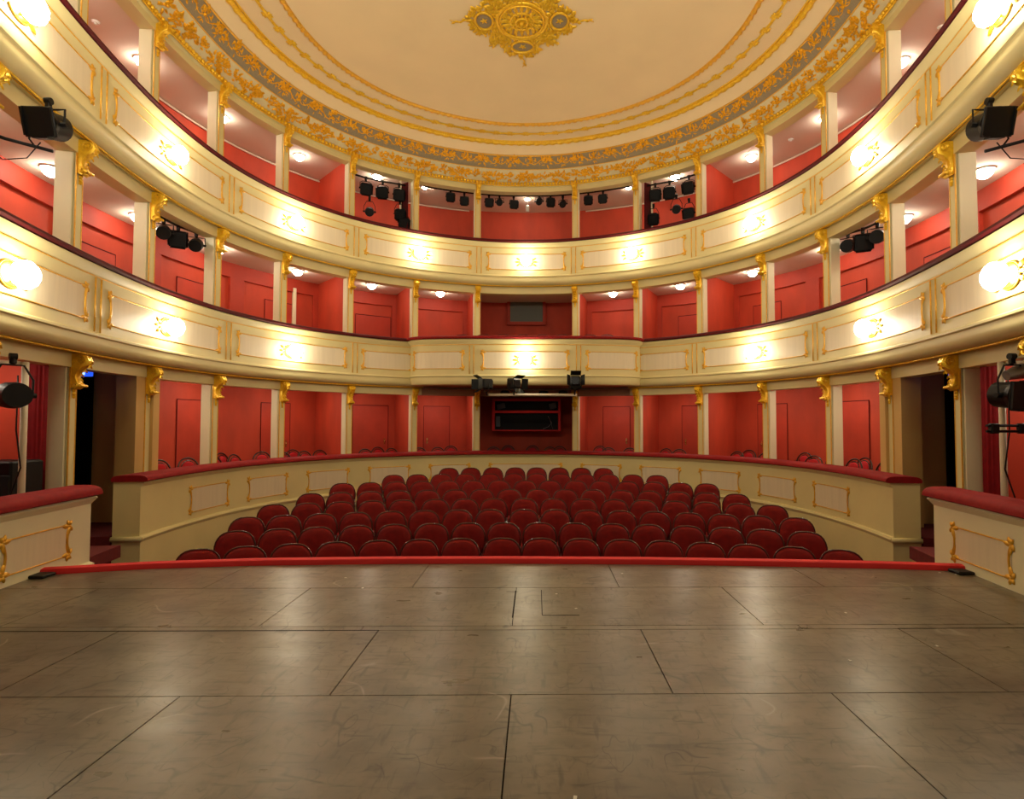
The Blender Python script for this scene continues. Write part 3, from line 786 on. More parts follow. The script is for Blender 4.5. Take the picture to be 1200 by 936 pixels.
# specks of confetti and tape on the deck
for i, (x, y) in enumerate(((729, 672), (652, 696), (675, 713), (991, 718), (1098, 757), (996, 774), (425, 689), (405, 677), (1101, 671), (674, 935), (1120, 673))):
    px_, py_ = at_z(x, y, 0.0); s_ = MB(); a = random.random()*3; s_.box((px_, py_, .002), (.020, .014, .003), (Vector((math.cos(a), math.sin(a), 0)), Vector((-math.sin(a), math.cos(a), 0)), Z))
    o = s_.obj('paper_scrap', M['white']); tag(o, ['tiny white paper scrap on the stage deck', 'tiny white paper scrap on the stage deck'][0]+' '+['right of centre near the red strip', 'just right of the centre hatch', 'below and right of the centre hatch', 'on the right beyond the black seam', 'on the right below the black seam', 'right half, between two seams', 'left half by the front seam', 'far left near the front seam', 'far right near the red strip', 'at the very bottom of the view', 'at the far right corner of the deck'][i], 'paper scrap', 'scraps on the stage')

# ------------------------------------------------------------------ theatre seats
def make_seat():
    r = empty('theatre_seat')
    def outline(w, h, z0_, n=28):
        pts = []
        for i in range(n):
            t = 2*PI*i/n; c, s = math.cos(t), math.sin(t)
            x = w/2*math.copysign(abs(c)**.70, c); z = h/2*math.copysign(abs(s)**.82, s)
            if z < 0: x *= 1-.24*(z/(h/2))**2
            pts.append((x, z0_+z))
        return pts
    def go():
        # sitter faces -Y
        O = outline(.482, .50, .68); tilt = .16
        def T(x, y, z): return Vector((x, y+(z-.45)*tilt, z))
        bk = MB(); rows = []
        for sc, yy in ((1, .035), (1, 0), (.97, -.012), (.9, -.028), (.6, -.04), (.05, -.045)):
            rows.append([T(x*sc, yy, .68+(z-.68)*sc) for x, z in outline(.462, .478, .68)])
        bk.grid(rows, True, True); bk.obj('backrest', M['seat'], r, 'auto')
        fr = MB(); fr.tube([T(x, .012, z) for x, z in O], .009, 6, closed=True)
        fr.obj('back_frame', M['wood'], r, True)
        rows = [[T(x*sc, y, .68+(z-.68)*sc) for x, z in O] for sc, y in ((1, .02), (.97, .045), (.05, .05))]
        MB().grid(rows, True, True).obj('back_shell', M['wood'], r, 'auto')
        s_ = MB(); rows = []
        for sc, zz in ((.9, 0), (1, .02), (1, .07), (.93, .10), (.1, .11)):
            ring_ = []
            for i in range(20):
                t = 2*PI*i/20; ring_.append(Vector((.21*sc*math.copysign(abs(math.cos(t))**.5, math.cos(t)), -.20+.22*sc*math.copysign(abs(math.sin(t))**.5, math.sin(t)), .36+zz)))
            rows.append(ring_)
        s_.grid(rows, True, True); s_.obj('seat_cushion', M['seat'], r, 'auto')
        for sg in (-1, 1):
            a_ = MB(); x = sg*.228
            a_.box((x, -.02, .22), (.03, .05, .44), bevel=.006); a_.box((x, -.14, .02), (.035, .36, .03), bevel=.006)
            a_.tube([(x, .05, .60), (x, -.1, .62), (x, -.26, .60), (x, -.30, .55), (x, -.26, .48), (x, -.1, .40), (x, -.02, .40)], .014, 6)
            a_.obj('side_frame', M['bent'], r, 'auto')
        return r
    return local(go)
rowsx = [[234, 289, 343, 394.5, 444, 492.5, 540.5, 589, 634, 681, 729, 777, 826, 876, 930, 985],
         [277.5, 327.5, 372.5, 419.5, 463, 506.5, 549.5, 591, 632.5, 674.5, 717.5, 760, 805, 850, 895, 944],
         [291, 334.5, 377, 418.5, 459, 498, 537, 575, 614.5, 651, 689, 727.5, 767, 807, 847.5, 888, 932.5],
         [322, 361, 400, 437, 473, 511, 545.5, 579, 614.5, 649, 684, 720, 754, 791, 827.5, 866, 904],
         [365.5, 400, 435, 468.5, 501.5, 534, 565, 597, 630.5, 662.5, 695, 728, 760.5, 794, 827, 862],
         [402.5, 434.5, 465, 495.5, 526, 555, 585, 615.5, 644.5, 674.5, 704, 735, 765.5, 797, 827.5],
         [462, 490, 518, 546, 574, 602, 629, 657, 685, 713, 741, 769.5],
         [526.5, 552, 578, 604, 629, 655, 681, 707]]
ytop = [631, 612.5, 597, 584, 573, 562.5, 554.5, 547.5]
R_ROW = 11.0
SEATH = .945
proto = None
for ri, xs_ in enumerate(rowsx):
    y0 = 7.0+.885*ri
    _, zt_ = at_y(615, ytop[ri], y0); fl = zt_-SEATH
    n = len(xs_); pts = []
    for x in xs_:
        yy = y0
        for _ in range(4):
            xx = (x-PX)*yy/F+CX; yy = y0-(xx-.1)**2/(2*R_ROW)
        pts.append((xx, yy))
    # riser platform under the row, if above the floor
    for j, (xx, yy) in enumerate(pts):
        if proto is None: c = make_seat(); proto = c
        else: c = copy_tree(proto)
        c.location = (xx, yy, fl); c.rotation_euler = (0, 0, -math.asin((xx-.1)/R_ROW)*1.0)
        k = j+1; side = 'left'
        if k > n/2: k = n-j; side = 'right'
        en = f'{ORD[k]} from the {side} end' if k > 1 else f'at the {side} end'
        rw = 'front row nearest the stage' if ri == 0 else ('backmost short row' if ri == 7 else f'{ORD[ri+1]} row from the stage')
        tag(c, f'dark red upholstered seat, {rw}, {en}', 'theatre seat', 'rows of dark red theatre seats')
# raked floor under the rows
rk = MB(); prof = [(5.98, -.9)]
for ri in range(8):
    y0 = 7.0+.885*ri; _, zt_ = at_y(615, ytop[ri], y0); prof.append((y0, zt_-SEATH))
prof.append((14.2, prof[-1][1]))
rows = []
for x in np.linspace(-4.95, 4.95, 34):
    rows.append([Vector((x, max(5.0, y-(x-.1)**2/(2*R_ROW)), z)) for y, z in prof])
tag(rk.grid(rows).obj('floor', M['carpet'], None, True), kind='structure')

# ------------------------------------------------------------------ bentwood chairs in the ground boxes
def make_bent():
    r = empty('bentwood_chair')
    def go():
        s_ = MB(); s_.ell((0, 0, .45), .20, .20, .035, nu=20, nv=6); s_.obj('seat', M['cushion'], r, True)
        s_ = MB(); s_.tube([(.205*math.cos(2*PI*i/24), .205*math.sin(2*PI*i/24), .435) for i in range(24)], .016, 6, closed=True); s_.obj('seat_ring', M['bent'], r, True)
        b = MB(); pts = []
        for i in range(21):
            a = PI*i/20; pts.append((.205*math.cos(a)*(1.0), .17+.07*math.sin(a), .46+.40*math.sin(a)**.55))
        b.tube(pts, .016, 6); b.obj('back_hoop', M['bent'], r, True)
        b = MB(); b.tube([(.15*math.cos(PI*i/16), (.172+.045*math.sin(PI*i/16)), .46+.355*math.sin(PI*i/16)**.6) for i in range(17)], .011, 5); b.obj('inner_hoop', M['bent'], r, True)
        b = MB(); b.ell((0, .20, .675), .135, .022, .125, nu=18, nv=8); b.obj('back_pad', M['cushion'], r, True)
        for sx in (-1, 1):
            for sy in (-1, 1):
                l = MB(); l.tube([(sx*.15, sy*.15, .43), (sx*.165, sy*.165, .2), (sx*.19, sy*.20, 0)], .015, 6, radii=[.018, .015, .011]); l.obj('leg', M['bent'], r, True)
        return r
    return local(go)
chairs = [('L', 4, [(175, 547), (199, 543), (229, 540)]), ('L', 3, [(264, 536), (271, 531), (286, 535), (311, 530)]), ('L', 2, [(337, 534), (349, 526), (364, 531), (381, 530)]),
          ('L', 1, [(432.5, 527.5), (447.5, 522.5), (464, 526)]), ('L', 0, [(494, 526), (515, 526), (530, 521)]), ('C', 0, [(578.6, 524.5), (597, 521), (622, 522), (642, 525), (658, 524)]),
          ('R', 0, [(701, 521), (713, 526), (737, 527)]), ('R', 1, [(775, 526), (794, 527)]), ('R', 2, [(857.5, 530), (872.5, 526), (890, 534)]), ('R', 3, [(935, 530), (946, 535.5), (966, 540)]), ('R', 4, [(989, 541), (1001, 539.5), (1021, 542.5), (1040, 549)])]
proto = None; used = []
for s, i, L_ in chairs:
    L2 = sorted(L_)
    for j, (x, y) in enumerate(L2):
        # search the distance behind the front so the chair top meets the seen height
        best = None
        for k in np.linspace(-.50, -1.35, 24):
            q = s_at_px(x, k) if best is None or True else None
            p = H.P(q, k, 0); yy = pj(p.x, p.y, .81)[1]
            pen = sum(max(0, .47-math.hypot(p.x-u[0], p.y-u[1]))*150 for u in used)
            e = abs(yy-y)+pen
            if best is None or e < best[0]: best = (e, p, q)
        p, q = best[1], best[2]; used.append((p.x, p.y)); n_ = H.at(q)[1]
        if proto is None: c = make_bent(); proto = c
        else: c = copy_tree(proto)
        c.location = (p.x, p.y, -.05); c.rotation_euler = (0, 0, math.atan2(n_.y, n_.x)-PI/2+random.uniform(-.3, .3))
        wb = 'the box below the booth window' if s == 'C' else f'ground box {ORD[i+1]} {"left" if s=="L" else "right"} of the central one'
        m_ = len(L2); wn = 'leftmost' if j == 0 else ('rightmost' if j == m_-1 else (f'{ORD[j+1]} from left'))
        tag(c, f'red bentwood chair, {wn} in {wb}', 'chair', 'bentwood chairs in the ground boxes')
# upholstered seats seen over the rail of the bulge and the gallery
# dark humps: reuse theatre seat
sp_ = [o for o in bpy.data.objects if o.name == 'theatre_seat'][0]
for j, x in enumerate((540, 566, 589, 612.5, 636, 659, 692, 712)):
    yy = 14.0 if 560 < x < 680 else 14.0
    xx = (x-PX)*yy/F+CX; c = copy_tree(sp_); c.location = (xx, yy, at_y(x, 391.5, yy)[1]-.93); c.rotation_euler = (0, 0, 0)
    tag(c, f'dark red seat back over the rail of the bulging box, {ORD[j+1]+" from the left" if j<4 else (ORD[8-j]+" from the right" if j<7 else "at the right end")}', 'theatre seat', 'seats in the bulging central box')
for j, x in enumerate((508, 534, 553, 575)):
    p = H.P(s_at_px(x, -.45), -.45, 0); c = copy_tree(sp_); c.location = (p.x, p.y, at_y(x, (276, 279, 280.5, 281.5)[j], p.y)[1]-.93); c.rotation_euler = (0, 0, 0)
    tag(c, f'dark red seat back just above the top rail, {ORD[j+1]} from the left', 'theatre seat', 'gallery seats')

for j, (x, y) in enumerate(((112, 25), (1103, 31), (927, 163))):
    X_, Y_ = at_z(x, y, 7.74); mb = MB(); mb.cyl((X_, Y_, 7.738), (X_, Y_, 7.705), .055, .045, 16); mb.cyl((X_, Y_, 7.705), (X_, Y_, 7.69), .025, .02, 12)
    o = mb.obj('smoke_detector', M['white'], None, 'auto'); tag(o, 'small white smoke detector on the '+['top-tier ceiling at the far left', 'top-tier ceiling at the far right', 'top-tier ceiling right of the upper balcony lamps'][j], 'smoke detector')
q = s_at_wall(343, 3.6); p_ = W(q, 3.5, .05); n_ = H.at(q)[1]
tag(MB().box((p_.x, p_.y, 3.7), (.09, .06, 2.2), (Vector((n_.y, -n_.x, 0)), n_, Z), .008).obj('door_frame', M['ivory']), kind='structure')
# ------------------------------------------------------------------ booth window, screen
yb = W(0, 0).y
def px_box(x0, y0, x1, y1, Y_):
    a = at_y(x0, y0, Y_); b = at_y(x1, y1, Y_); return a[0], b[0], b[1], a[1]    # xl, xr, zb, zt
bw = empty('control_booth', (0.2, 15.7, -.05), 0, 'black control booth window with red frame under the bulging box', 'control booth'); bpy.context.view_layer.update()
Yw = 15.62
xl, xr, zb, zt_ = px_box(577, 467, 657, 505, Yw)
fr_ = MB(); t_ = .07; zm = at_y(617, 482.5, Yw)[1]
for c, sz in ((((xl+xr)/2, Yw, zt_-t_/2), (xr-xl, .12, t_)), (((xl+xr)/2, Yw, zb+t_/4), (xr-xl, .12, t_/2)), (((xl+xr)/2, Yw, zm), (xr-xl, .12, .07)), ((xl+t_/2, Yw, (zt_+zb)/2), (t_, .119, zt_-zb)), ((xr-t_/2, Yw, (zt_+zb)/2), (t_, .119, zt_-zb))): fr_.box(c, sz, bevel=.008)
fr_.obj('window_frame', M['lip'], bw)
MB().box(((xl+xr)/2, Yw+.1, (zt_+zb)/2), (xr-xl-.02, .02, zt_-zb-.02)).obj('dark_opening', M['glass'], bw)
mg_ = mat('monitor_grey', (70, 74, 84), .5)
for x, z, w_, h_ in ((xl+.24, zm+.16, .24, .15), (xr-.22, zm+.17, .2, .16)): MB().box((x, Yw+.05, z), (w_, .05, h_), (Vector((.97, 0, .2)), Y, Vector((-.2, 0, .97))), .01).obj('monitor', mg_, bw)
MB().box((xl+.16, Yw+.05, (zm+zb)/2), (.12, .05, .3), bevel=.01).obj('monitor', mg_, bw)
d_ = MB(); d_.tube([(xr-.5, Yw-.05, zb+.06), (xr-.35, Yw-.07, zb+.12), (xr-.25, Yw-.06, zb+.22), (xr-.36, Yw-.05, zb+.42)], .008, 5); d_.tube([(xr-.22, Yw-.05, zb+.05), (xr-.3, Yw-.05, zb+.3)], .006, 5); d_.obj('lamp_arm', M['steel'], bw)
bx_ = at_y(563, 500, 15.8)[0]
xl, xr, zb, zt_ = px_box(598, 349, 636, 377, 16.2)
sc = empty('projection_screen', ((xl+xr)/2, 16.2, zb), 0, 'small grey screen with red frame on the back wall of the central middle-tier box', 'screen'); bpy.context.view_layer.update()
MB().box(((xl+xr)/2, 16.2, (zb+zt_)/2), (xr-xl, .03, zt_-zb)).obj('screen_panel', M['screen'], sc)
f = MB(); 
for c, sz in ((((xl+xr)/2, 16.19, zt_+.04), (xr-xl+.18, .06, .08)), (((xl+xr)/2, 16.19, zb-.05), (xr-xl+.18, .06, .1)), ((xl-.045, 16.19, (zb+zt_)/2), (.09, .06, zt_-zb)), ((xr+.045, 16.19, (zb+zt_)/2), (.09, .06, zt_-zb))): f.box(c, sz, bevel=.008)
f.obj('screen_frame', M['redtrim'], sc)

# ------------------------------------------------------------------ stage lights
def fixture(kind, p, aim, label, size=.28, group=None, hang=.25, clampdir=None):
    p = Vector(p); d = Vector(aim).normalized(); rt = d.cross(Z).normalized(); up = rt.cross(d)
    r = empty('stage_light', p, 0, label, 'stage light', group); bpy.context.view_layer.update()
    hw = size/2; b = MB(); ax = (rt, up, d)
    if kind == 'fresnel':
        b.box(p-d*size*.25, (size*.92, size*.92, size*.9), ax, size*.12)
        b.cyl(p+d*size*.18, p+d*size*.34, hw*.86, hw*.9, n=18)
        for i in range(4): b.box(p-d*size*(.1+.12*i)+up*hw*.95, (size*.6, size*.05, size*.05), ax)
    elif kind == 'framed':
        for (a, ra), (c, rc) in (((-.7, .30), (-.55, .45)), ((-.55, .45), (.1, .47)), ((.1, .47), (.3, .52))): b.cyl(p+d*size*a, p+d*size*c, size*ra, size*rc, n=20)
        b.box(p+d*size*.38, (size*1.05, size*.98, size*.08), ax, size*.03); b.box(p+d*size*.33-up*size*.5, (size*.5, size*.06, size*.3), ax)
    else:
        pts = [(-.75, .28), (-.6, .42), (-.2, .46), (.3, .46), (.55, .42)]
        for (a, ra), (c, rc) in zip(pts[:-1], pts[1:]): b.cyl(p+d*size*a, p+d*size*c, size*ra, size*rc, n=16)
    b.obj('lamp_housing', M['black'], r, 'auto')
    MB().cyl(p+d*size*.345, p+d*size*.36, hw*.74, n=18).obj('lens', M['lens'], r)
    fl = MB()
    if kind == 'framed':
        for sg in (-1, 1): MB().box(p+d*size*.44+rt*sg*size*.47, (size*.06, size*.9, size*.1), ax).obj('gel_runner', M['black'], r)
    if kind == 'fresnel':
        for ax1, ax2 in ((rt, up), (up, rt)):
            for sg in (-1, 1):
                c = p+d*size*.48+ax1*sg*hw*1.08; n1 = (d*.93+ax1*sg*.36).normalized(); fl.box(c, (size*.9, size*.30, .006), (ax2, n1, n1.cross(ax2)))
        fl.box(p+d*size*.36, (size*1.05, size*1.05, .01), ax)
        fl.obj('barn_door', M['black'], r)
        r.children[-1].data
    y = MB(); top = p+Z*(hw+hang*.55)
    y.tube([p+rt*hw*1.12, p+rt*hw*1.12+Z*hw*1.1, top+rt*hw*.6, top, top-rt*hw*.6, p-rt*hw*1.12+Z*hw*1.1, p-rt*hw*1.12], size*.035, 6)
    for sg in (-1, 1): y.cyl(p+rt*sg*hw*.9, p+rt*sg*hw*1.3, size*.09, n=8)
    y.obj('yoke', M['black'], r)
    c = MB(); c.box(top+Z*.05, (.05, .05, .08), bevel=.008); c.cyl(top+Z*.09-rt*.03, top+Z*.09+rt*.03, .035, n=10); c.obj('hook_clamp', M['black'], r, 'auto')
    return top+Z*.09
def lens_frame_fix(): pass
def bar(pts, label, r=.022, m='black', name='lighting_bar'):
    o = MB().tube(pts, r, 8).obj(name, M[m], None, True); return tag(o, label, 'lighting bar')
def hung(list_, k, label_of, size, aimp=(0, 3, .5), barlabel=None, group=None, kinds=None, drop=.25, ext=.25):
    tops = []
    for j, (x, y) in enumerate(list_):
        p, q = place_px(x, y, k); aim = Vector(aimp)-p
        aim += Vector((random.uniform(-2, 2), 0, random.uniform(-1, 1)))
        tops.append((q, fixture((kinds or ['fresnel'])[j % len(kinds or [1])], p, aim, label_of(j, len(list_)), size, group, drop)))
    return tops
def lr(j, n): return 'leftmost' if j == 0 else ('rightmost' if j == n-1 else ORD[j+1]+' from left')
T1 = hung([(425, 221), (445, 225), (465, 228)], -.38, lambda j, n: f'black stage light, {lr(j,n)} of three on the upper bar, left gallery bay', .25, group='lights in the left gallery bay', drop=.1)
z_ = sum(t[1].z for t in T1)/3
bar([H.P(q, -.38, t.z) for q, t in [(SP[('L', 2)]+.15, T1[0][1]), *T1, (SP[('L', 1)]-.12, T1[2][1])]], 'black upper lighting bar across the left gallery bay')
T2 = hung([(430, 248), (466, 251), (471, 261)], -.38, lambda j, n: f'black stage light, {lr(j,n)} of the lower group in the left gallery bay', .24, group='lights in the left gallery bay', kinds=['par', 'fresnel', 'fresnel'])
bar([H.P(SP[('L', 1)]-.28, -.4, 5.3), H.P(SP[('L', 1)]-.28, -.4, 7.72)], 'pale upright pole in the left gallery bay beside the dark curtain', .025, 'pole', 'upright_pole')
T3 = hung([(770, 228), (787, 225.5), (809, 219.5)], -.38, lambda j, n: f'black stage light, {lr(j,n)} of three on the upper bar, right gallery bay', .25, drop=.1, group='lights in the right gallery bay')
bar([H.P(q, -.38, t.z) for q, t in [(SP[('R', 1)]+.12, T3[0][1]), *T3, (SP[('R', 2)]-.12, T3[2][1])]], 'black upper lighting bar across the right gallery bay')
T4 = hung([(767.5, 256), (795, 245), (809, 250)], -.38, lambda j, n: f'black stage light, {lr(j,n)} of the lower group in the right gallery bay', .24, group='lights in the right gallery bay', kinds=['fresnel', 'par', 'fresnel'])
bar([H.P(SP[('R', 1)]+.28, -.4, 5.3), H.P(SP[('R', 1)]+.28, -.4, 7.72)], 'pale upright pole in the right gallery bay beside the dark curtain', .025, 'pole', 'upright_pole')
for s, sd in (('L', 'left'), ('R', 'right')):
    sg = 1 if s == 'L' else -1; q0 = SP[(s, 1)]-sg*.13
    mb = MB(); pts = []
    for i in range(15):
        pts.append(H.P(q0-sg*.009*i, -.26-.03*(i % 2)-.02*i, 5.3))
    mb.grid([[p, Vector((p.x, p.y, 7.65))] for p in pts]); o = mb.obj('curtain', M['rail'], None, True); tag(o, f'narrow dark crimson curtain at the edge of the {sd} gallery bay', 'curtain')
gal = [(526, 230.5), (543, 235)]; T5 = hung(gal, -.5, lambda j, n: f'small black stage light, {"left" if j==0 else "right"} of the pair left of the central gallery opening', .2, drop=.02, group='small gallery lights')
cen = [(572, 237), (584.5, 237), (601, 239), (631, 236), (645, 236.5), (660, 239)]; T6 = hung(cen, -.5, lambda j, n: f'small black stage light, {lr(j,n)} of six in the central gallery opening', .2, drop=.02, group='small gallery lights', kinds=['fresnel', 'par'])
rg = [(690, 234), (707, 232.5)]; T7 = hung(rg, -.5, lambda j, n: f'small black stage light, {"left" if j==0 else "right"} of the pair right of the central gallery opening', .2, drop=.02, group='small gallery lights')
allt = T5+T6+T7; zz_ = sum(t.z for q, t in allt)/len(allt)
bar([H.P(q, -.5, zz_+.0) for q in srange(SP[('L', 1)]+.3, SP[('R', 1)]-.3, .3)], 'long thin black lighting bar behind the central gallery openings')
p, q = place_px(617.5, 244.5, -.7); mb = MB().box(p, (.10, .05, .17), bevel=.01); mb.cyl(p+Z*.08, Vector((p.x, p.y, 7.74)), .006, n=6); o = mb.obj('hanging_box', M['white']); tag(o, 'small white box hanging in the central gallery opening', 'box')
lamp('g', .05, .035, 'lampsmall', *(lambda v: (v.x, v.y))(place_px(617.5, 232, -.75)[0]), 7.738, 'tiny lit lamp above the white box in the central gallery opening', 'gallery lamp')
# clusters on the middle tier
T8 = hung([(186, 272), (203, 280), (225, 287)], -.32, lambda j, n: f'black stage light, {lr(j,n)} of three hung in the left middle-tier opening', .25, aimp=(0, 1, .5), drop=.02, group='lights in the left middle-tier bay', kinds=['par', 'fresnel', 'par'])
bar([H.P(q, -.32, t.z) for q, t in [(SP[('L', 5)]+.15, T8[0][1]), *T8, (SP[('L', 4)]-.1, T8[2][1])]], 'black lighting bar in the left middle-tier opening')
T9 = hung([(998, 288), (1015, 284), (1033, 277)], -.32, lambda j, n: f'black stage light, {lr(j,n)} of three hung in the right middle-tier opening', .26, aimp=(0, 1, .5), drop=.02, group='lights in the right middle-tier bay', kinds=['par', 'fresnel', 'par'])
bar([H.P(q, -.32, t.z) for q, t in [(SP[('R', 4)]+.1, T9[0][1]), *T9, (SP[('R', 5)]-.15, T9[2][1])]], 'black lighting bar in the right middle-tier opening')
# single big ones near the stage
for x, y, sd, sg in ((56, 146, 'left', -1), (1160, 146, 'right', 1)):
    Yp = 5.7; xx, z = at_y(x, y, Yp)
    top = fixture('framed', (xx, Yp, z), (-sg*.05, -.9, -.25), f'large black square-fronted stage light hung at the {sd} end of the middle tier', .30, None, .02)
    bar([(xx-sg*.02, Yp+.05, z-.26), (xx+sg*.35, Yp-.1, z-.20), (sg*5.75, 5.3, z-.05)], f'black arm carrying the large light at the {sd} end of the middle tier', .018)
    mb = MB(); mb.tube([(xx+sg*.17, Yp, z), (xx+sg*.19, Yp, z-.15), (xx+sg*.12, Yp, z-.24)], .010, 6); mb.tube([(xx+sg*.05, Yp-.02, z-.2), (xx+sg*.16, Yp-.05, z-.38), (xx+sg*.36, Yp-.1, z-.42), (xx+sg*.55, Yp-.2, z-.25)], .006, 5)
    o = mb.obj('cable', M['black'], None, True); tag(o, f'thin cable looping from the large {sd} stage light', 'cable')
# bar under the bulge
Yb_ = 13.0
x0, z_ = at_y(575, 462.5, Yb_); x1, _ = at_y(676, 462.5, Yb_)
bar([(x0-.05, Yb_, z_), (x1, Yb_, z_)], 'pale horizontal bar under the bulging central box carrying three lights', .03, 'pole')
for j, (x, y, aim) in enumerate(((570, 450, (-.9, -.5, 0)), (602, 449, (.6, -.8, -.1)), (674, 447, (0, -1, .1)))):
    xx, z = at_y(x, y, 12.85); p = Vector((xx, 12.85, z))
    d = Vector(aim).normalized(); r = empty('stage_light', p, 0, f'black barn-door light on the bar under the bulge, {["leftmost", "middle one", "rightmost"][j]}', 'stage light', 'lights under the bulge'); bpy.context.view_layer.update()
    rt = d.cross(Z).normalized(); up = rt.cross(d); ax = (rt, up, d)
    MB().box(p, (.24, .24, .26), ax, .03).obj('lamp_housing', M['black'], r)
    MB().cyl(p+d*.13, p+d*.15, .09, n=16).obj('lens', M['lens'], r)
    fl = MB()
    for ax1, ax2 in ((rt, up), (up, rt)):
        for sg in (-1, 1):
            c = p+d*.22+ax1*sg*.16; n1 = (d*.85+ax1*sg*.5).normalized(); fl.box(c, (.24, .16, .006), (ax2, n1, n1.cross(ax2)))
    fl.obj('barn_door', M['black'], r)
    y = MB(); y.tube([p+rt*.14, p+rt*.14-Z*.15, p-Z*.2, p-rt*.14-Z*.15, p-rt*.14], .012, 6); y.cyl(p-Z*.2, (p.x, Yb_, z_), .02, n=8); y.obj('yoke', M['black'], r)
for j, x in enumerate((592, 610, 637, 660)):
    xx, zz = at_y(x, 455, 14.2); mb = MB(); mb.box((xx, 14.2, 2.24), (.24, .2, .12), bevel=.03)
    if j == 2: mb.cyl((xx, 14.05, 2.24), (xx, 14.2, 2.24), .06, n=16)
    o = mb.obj('speaker_box', M['black']); tag(o, f'small black box fixed under the bulging box, {["leftmost", "second from left", "third from left", "rightmost"][j]}', 'equipment', 'boxes under the bulge')

# stage-side ground boxes: poles, pipes, lanterns, speaker
for sg, sd in ((-1, 'left'), (1, 'right')):
    xp = 30 if sg < 0 else 1173
    Yp = 6.0; xx, zt2 = at_y(xp, 424, Yp)
    bar([(xx, Yp, -.05), (xx, Yp, zt2)], f'pale upright pole in the {sd} stage-side box', .032, 'pole', 'upright_pole')
    bar([(xx+sg*.05, Yp, zt2-.02), (xx+sg*.02, 4.7, zt2-.04)], f'pale horizontal pipe at the head of the {sd} stage-side pole', .024, 'pole')
    xf, zf_ = at_y(14 if sg < 0 else 1187, 463, 5.75)
    fixture('par' if sg < 0 else 'framed', (xf, 5.75, zf_), (-sg*.75, -.45, -.02) if sg < 0 else (.1, -1, -.1), f'black stage lantern hung in the {sd} stage-side ground box', .30, None, .3)
    mb = MB(); mb.tube([(xx+sg*.03, Yp-.05, zt2-.15), (xx+sg*.02, Yp-.06, 1.4), (xx-sg*.03, Yp-.05, 1.0), (xx+sg*.2, Yp-.05, .3), (xx+sg*.3, Yp-.05, .0)], .008, 5)
    o = mb.obj('cable', M['black'], None, True); tag(o, f'black cable running down the {sd} stage-side pole', 'cable')
    # crimson side curtain beside the column
    q = SP[('L' if sg < 0 else 'R', 6)]; c_ = []
    for i in range(17): 
        c_.append(Vector((sg*(5.58+.018*i), 6.62+.02*math.sin(i*1.9), 0)))
    mb = MB(); mb.grid([[Vector((p.x, p.y, -.04)), Vector((p.x, p.y, 2.28))] for p in c_]); o = mb.obj('curtain', M['velvet'], None, True); tag(o, f'crimson curtain beside the column in the {sd} stage-side box', 'curtain')
mb = MB().box((-5.80, 6.35, .5), (.52, .42, 1.1), bevel=.02); sp1 = mb.obj('loudspeaker', M['black']); tag(sp1, 'black loudspeaker cabinet standing in the left stage-side box', 'loudspeaker')
MB().box((-5.75, 6.13, .55), (.42, .02, .7), bevel=.008).obj('grille', mat('grille_cloth', (24, 24, 26), .9), sp1)
xx, z = at_y(1178, 502, 5.9); mb = MB(); mb.cyl((xx-.2, 5.9, z+.03), (xx+.35, 5.9, z+.03), .014, n=8); mb.cyl((xx-.2, 5.9, z-.03), (xx+.35, 5.9, z-.03), .014, n=8)
for dx in (-.12, .18): mb.box((xx+dx, 5.9, z), (.09, .06, .11), bevel=.01)
o = mb.obj('clamp_arm', M['black'], None, 'auto'); tag(o, 'black double-rod clamp arm on the right stage-side pole', 'bracket')
xx, z = at_y(1188, 438, 5.8); mb = MB(); mb.cyl((xx-.08, 5.8, z-.02), (xx+.12, 5.8, z+.04), .05, .09, n=14); mb.tube([(xx, 5.8, z), (xx+.02, 5.8, z+.12)], .012, 6)
o = mb.obj('work_lamp', M['steel'], None, 'auto'); tag(o, 'small grey lamp hanging above the right stage-side lantern', 'lamp')

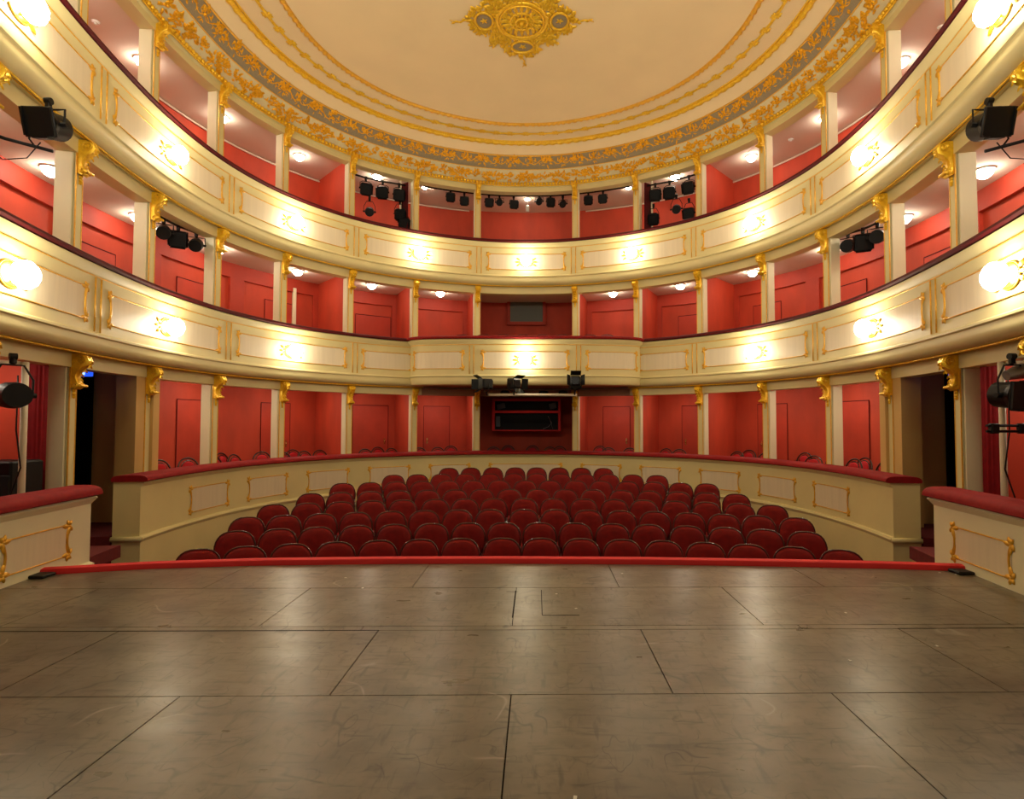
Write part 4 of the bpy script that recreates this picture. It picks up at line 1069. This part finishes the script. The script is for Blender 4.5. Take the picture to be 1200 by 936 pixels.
# exit signs over the side passages
for sg, sd, x0, x1 in ((-1, 'left', 87, 108), (1, 'right', 1112, 1123)):
    q = SP[('L' if sg < 0 else 'R', 6)]
    Ys = 7.7
    xa, za = at_y(x0, 432, Ys); xb, zb_ = at_y(x1, 441, Ys)
    if sg > 0: xb = xa+.25
    r = empty('exit_sign', ((xa+xb)/2, Ys, (za+zb_)/2), 0, f'small lit blue sign over the dark {sd} passage', 'sign'); bpy.context.view_layer.update()
    MB().box(((xa+xb)/2, Ys, (za+zb_)/2), (xb-xa, .05, za-zb_), bevel=.008).obj('sign_box', M['bluesign'], r)
    m_ = MB(); cx_ = (xa+xb)/2; cz = (za+zb_)/2; h_ = (za-zb_)
    m_.box((cx_+.03, Ys-.028, cz), (.03, .004, h_*.6)); m_.obj('door_mark', M['signmark'], r); m_ = MB()
    m_.tube([(cx_-.09, Ys-.028, cz-.03), (cx_-.07, Ys-.028, cz), (cx_-.05, Ys-.028, cz+.005), (cx_-.045, Ys-.028, cz-.03)], .006, 4); m_.ell((cx_-.062, Ys-.028, cz+.025), .009, .003, .009, nu=8, nv=4)
    m_.obj('running_figure', M['signmark'], r)
    # steps and a socket
    stp = MB()
    stp.box((sg*5.85, 7.75, -.60), (.6, .36, .56), bevel=.01); stp.box((sg*5.85, 7.25, -.67), (.7, .44, .44), bevel=.01); o = stp.obj('carpeted_step', M['rail']); tag(o, f'dark carpeted steps in the {sd} side passage', 'steps')
    xs_, zs_ = at_y(141.5 if sg < 0 else 1072, 643 if sg < 0 else 636, 8.21)
    k = empty('wall_socket', (xs_, 8.21, zs_), 0, f'small framed socket low on the {sd} passage wall', 'socket'); bpy.context.view_layer.update()
    MB().box((xs_, 8.235, zs_), (.10, .02, .10), bevel=.005).obj('plate', M['steel'], k); MB().box((xs_, 8.222, zs_), (.065, .02, .055)).obj('opening', M['black'], k)

# ------------------------------------------------------------------ lights and world
def area(name, loc, rot, sx, sy, power, col):
    l = bpy.data.lights.new(name, 'AREA'); l.shape = 'RECTANGLE'; l.size = sx; l.size_y = sy; l.energy = power; l.color = col
    o = bpy.data.objects.new(name, l); C.objects.link(o); o.location = loc; o.rotation_euler = rot; return o
area('added_ceiling_fill', (0, 2.4, 4.6), (math.radians(152), 0, 0), 7, 1.2, 420, (1, .88, .68))  # invented source, out of view above the stage, added to brighten the ceiling
w = bpy.data.worlds.new('world'); bpy.context.scene.world = w; w.use_nodes = True
w.node_tree.nodes['Background'].inputs[0].default_value = (1, .84, .58, 1); w.node_tree.nodes['Background'].inputs[1].default_value = .17
sc_ = bpy.context.scene
sc_.view_settings.view_transform = 'Standard'; sc_.view_settings.look = 'None'; sc_.view_settings.gamma = 1; sc_.view_settings.use_curve_mapping = False
sc_.view_settings.exposure = 0
sc_.cycles.max_bounces = 6; sc_.cycles.diffuse_bounces = 4; sc_.cycles.glossy_bounces = 3; sc_.cycles.sample_clamp_indirect = 4
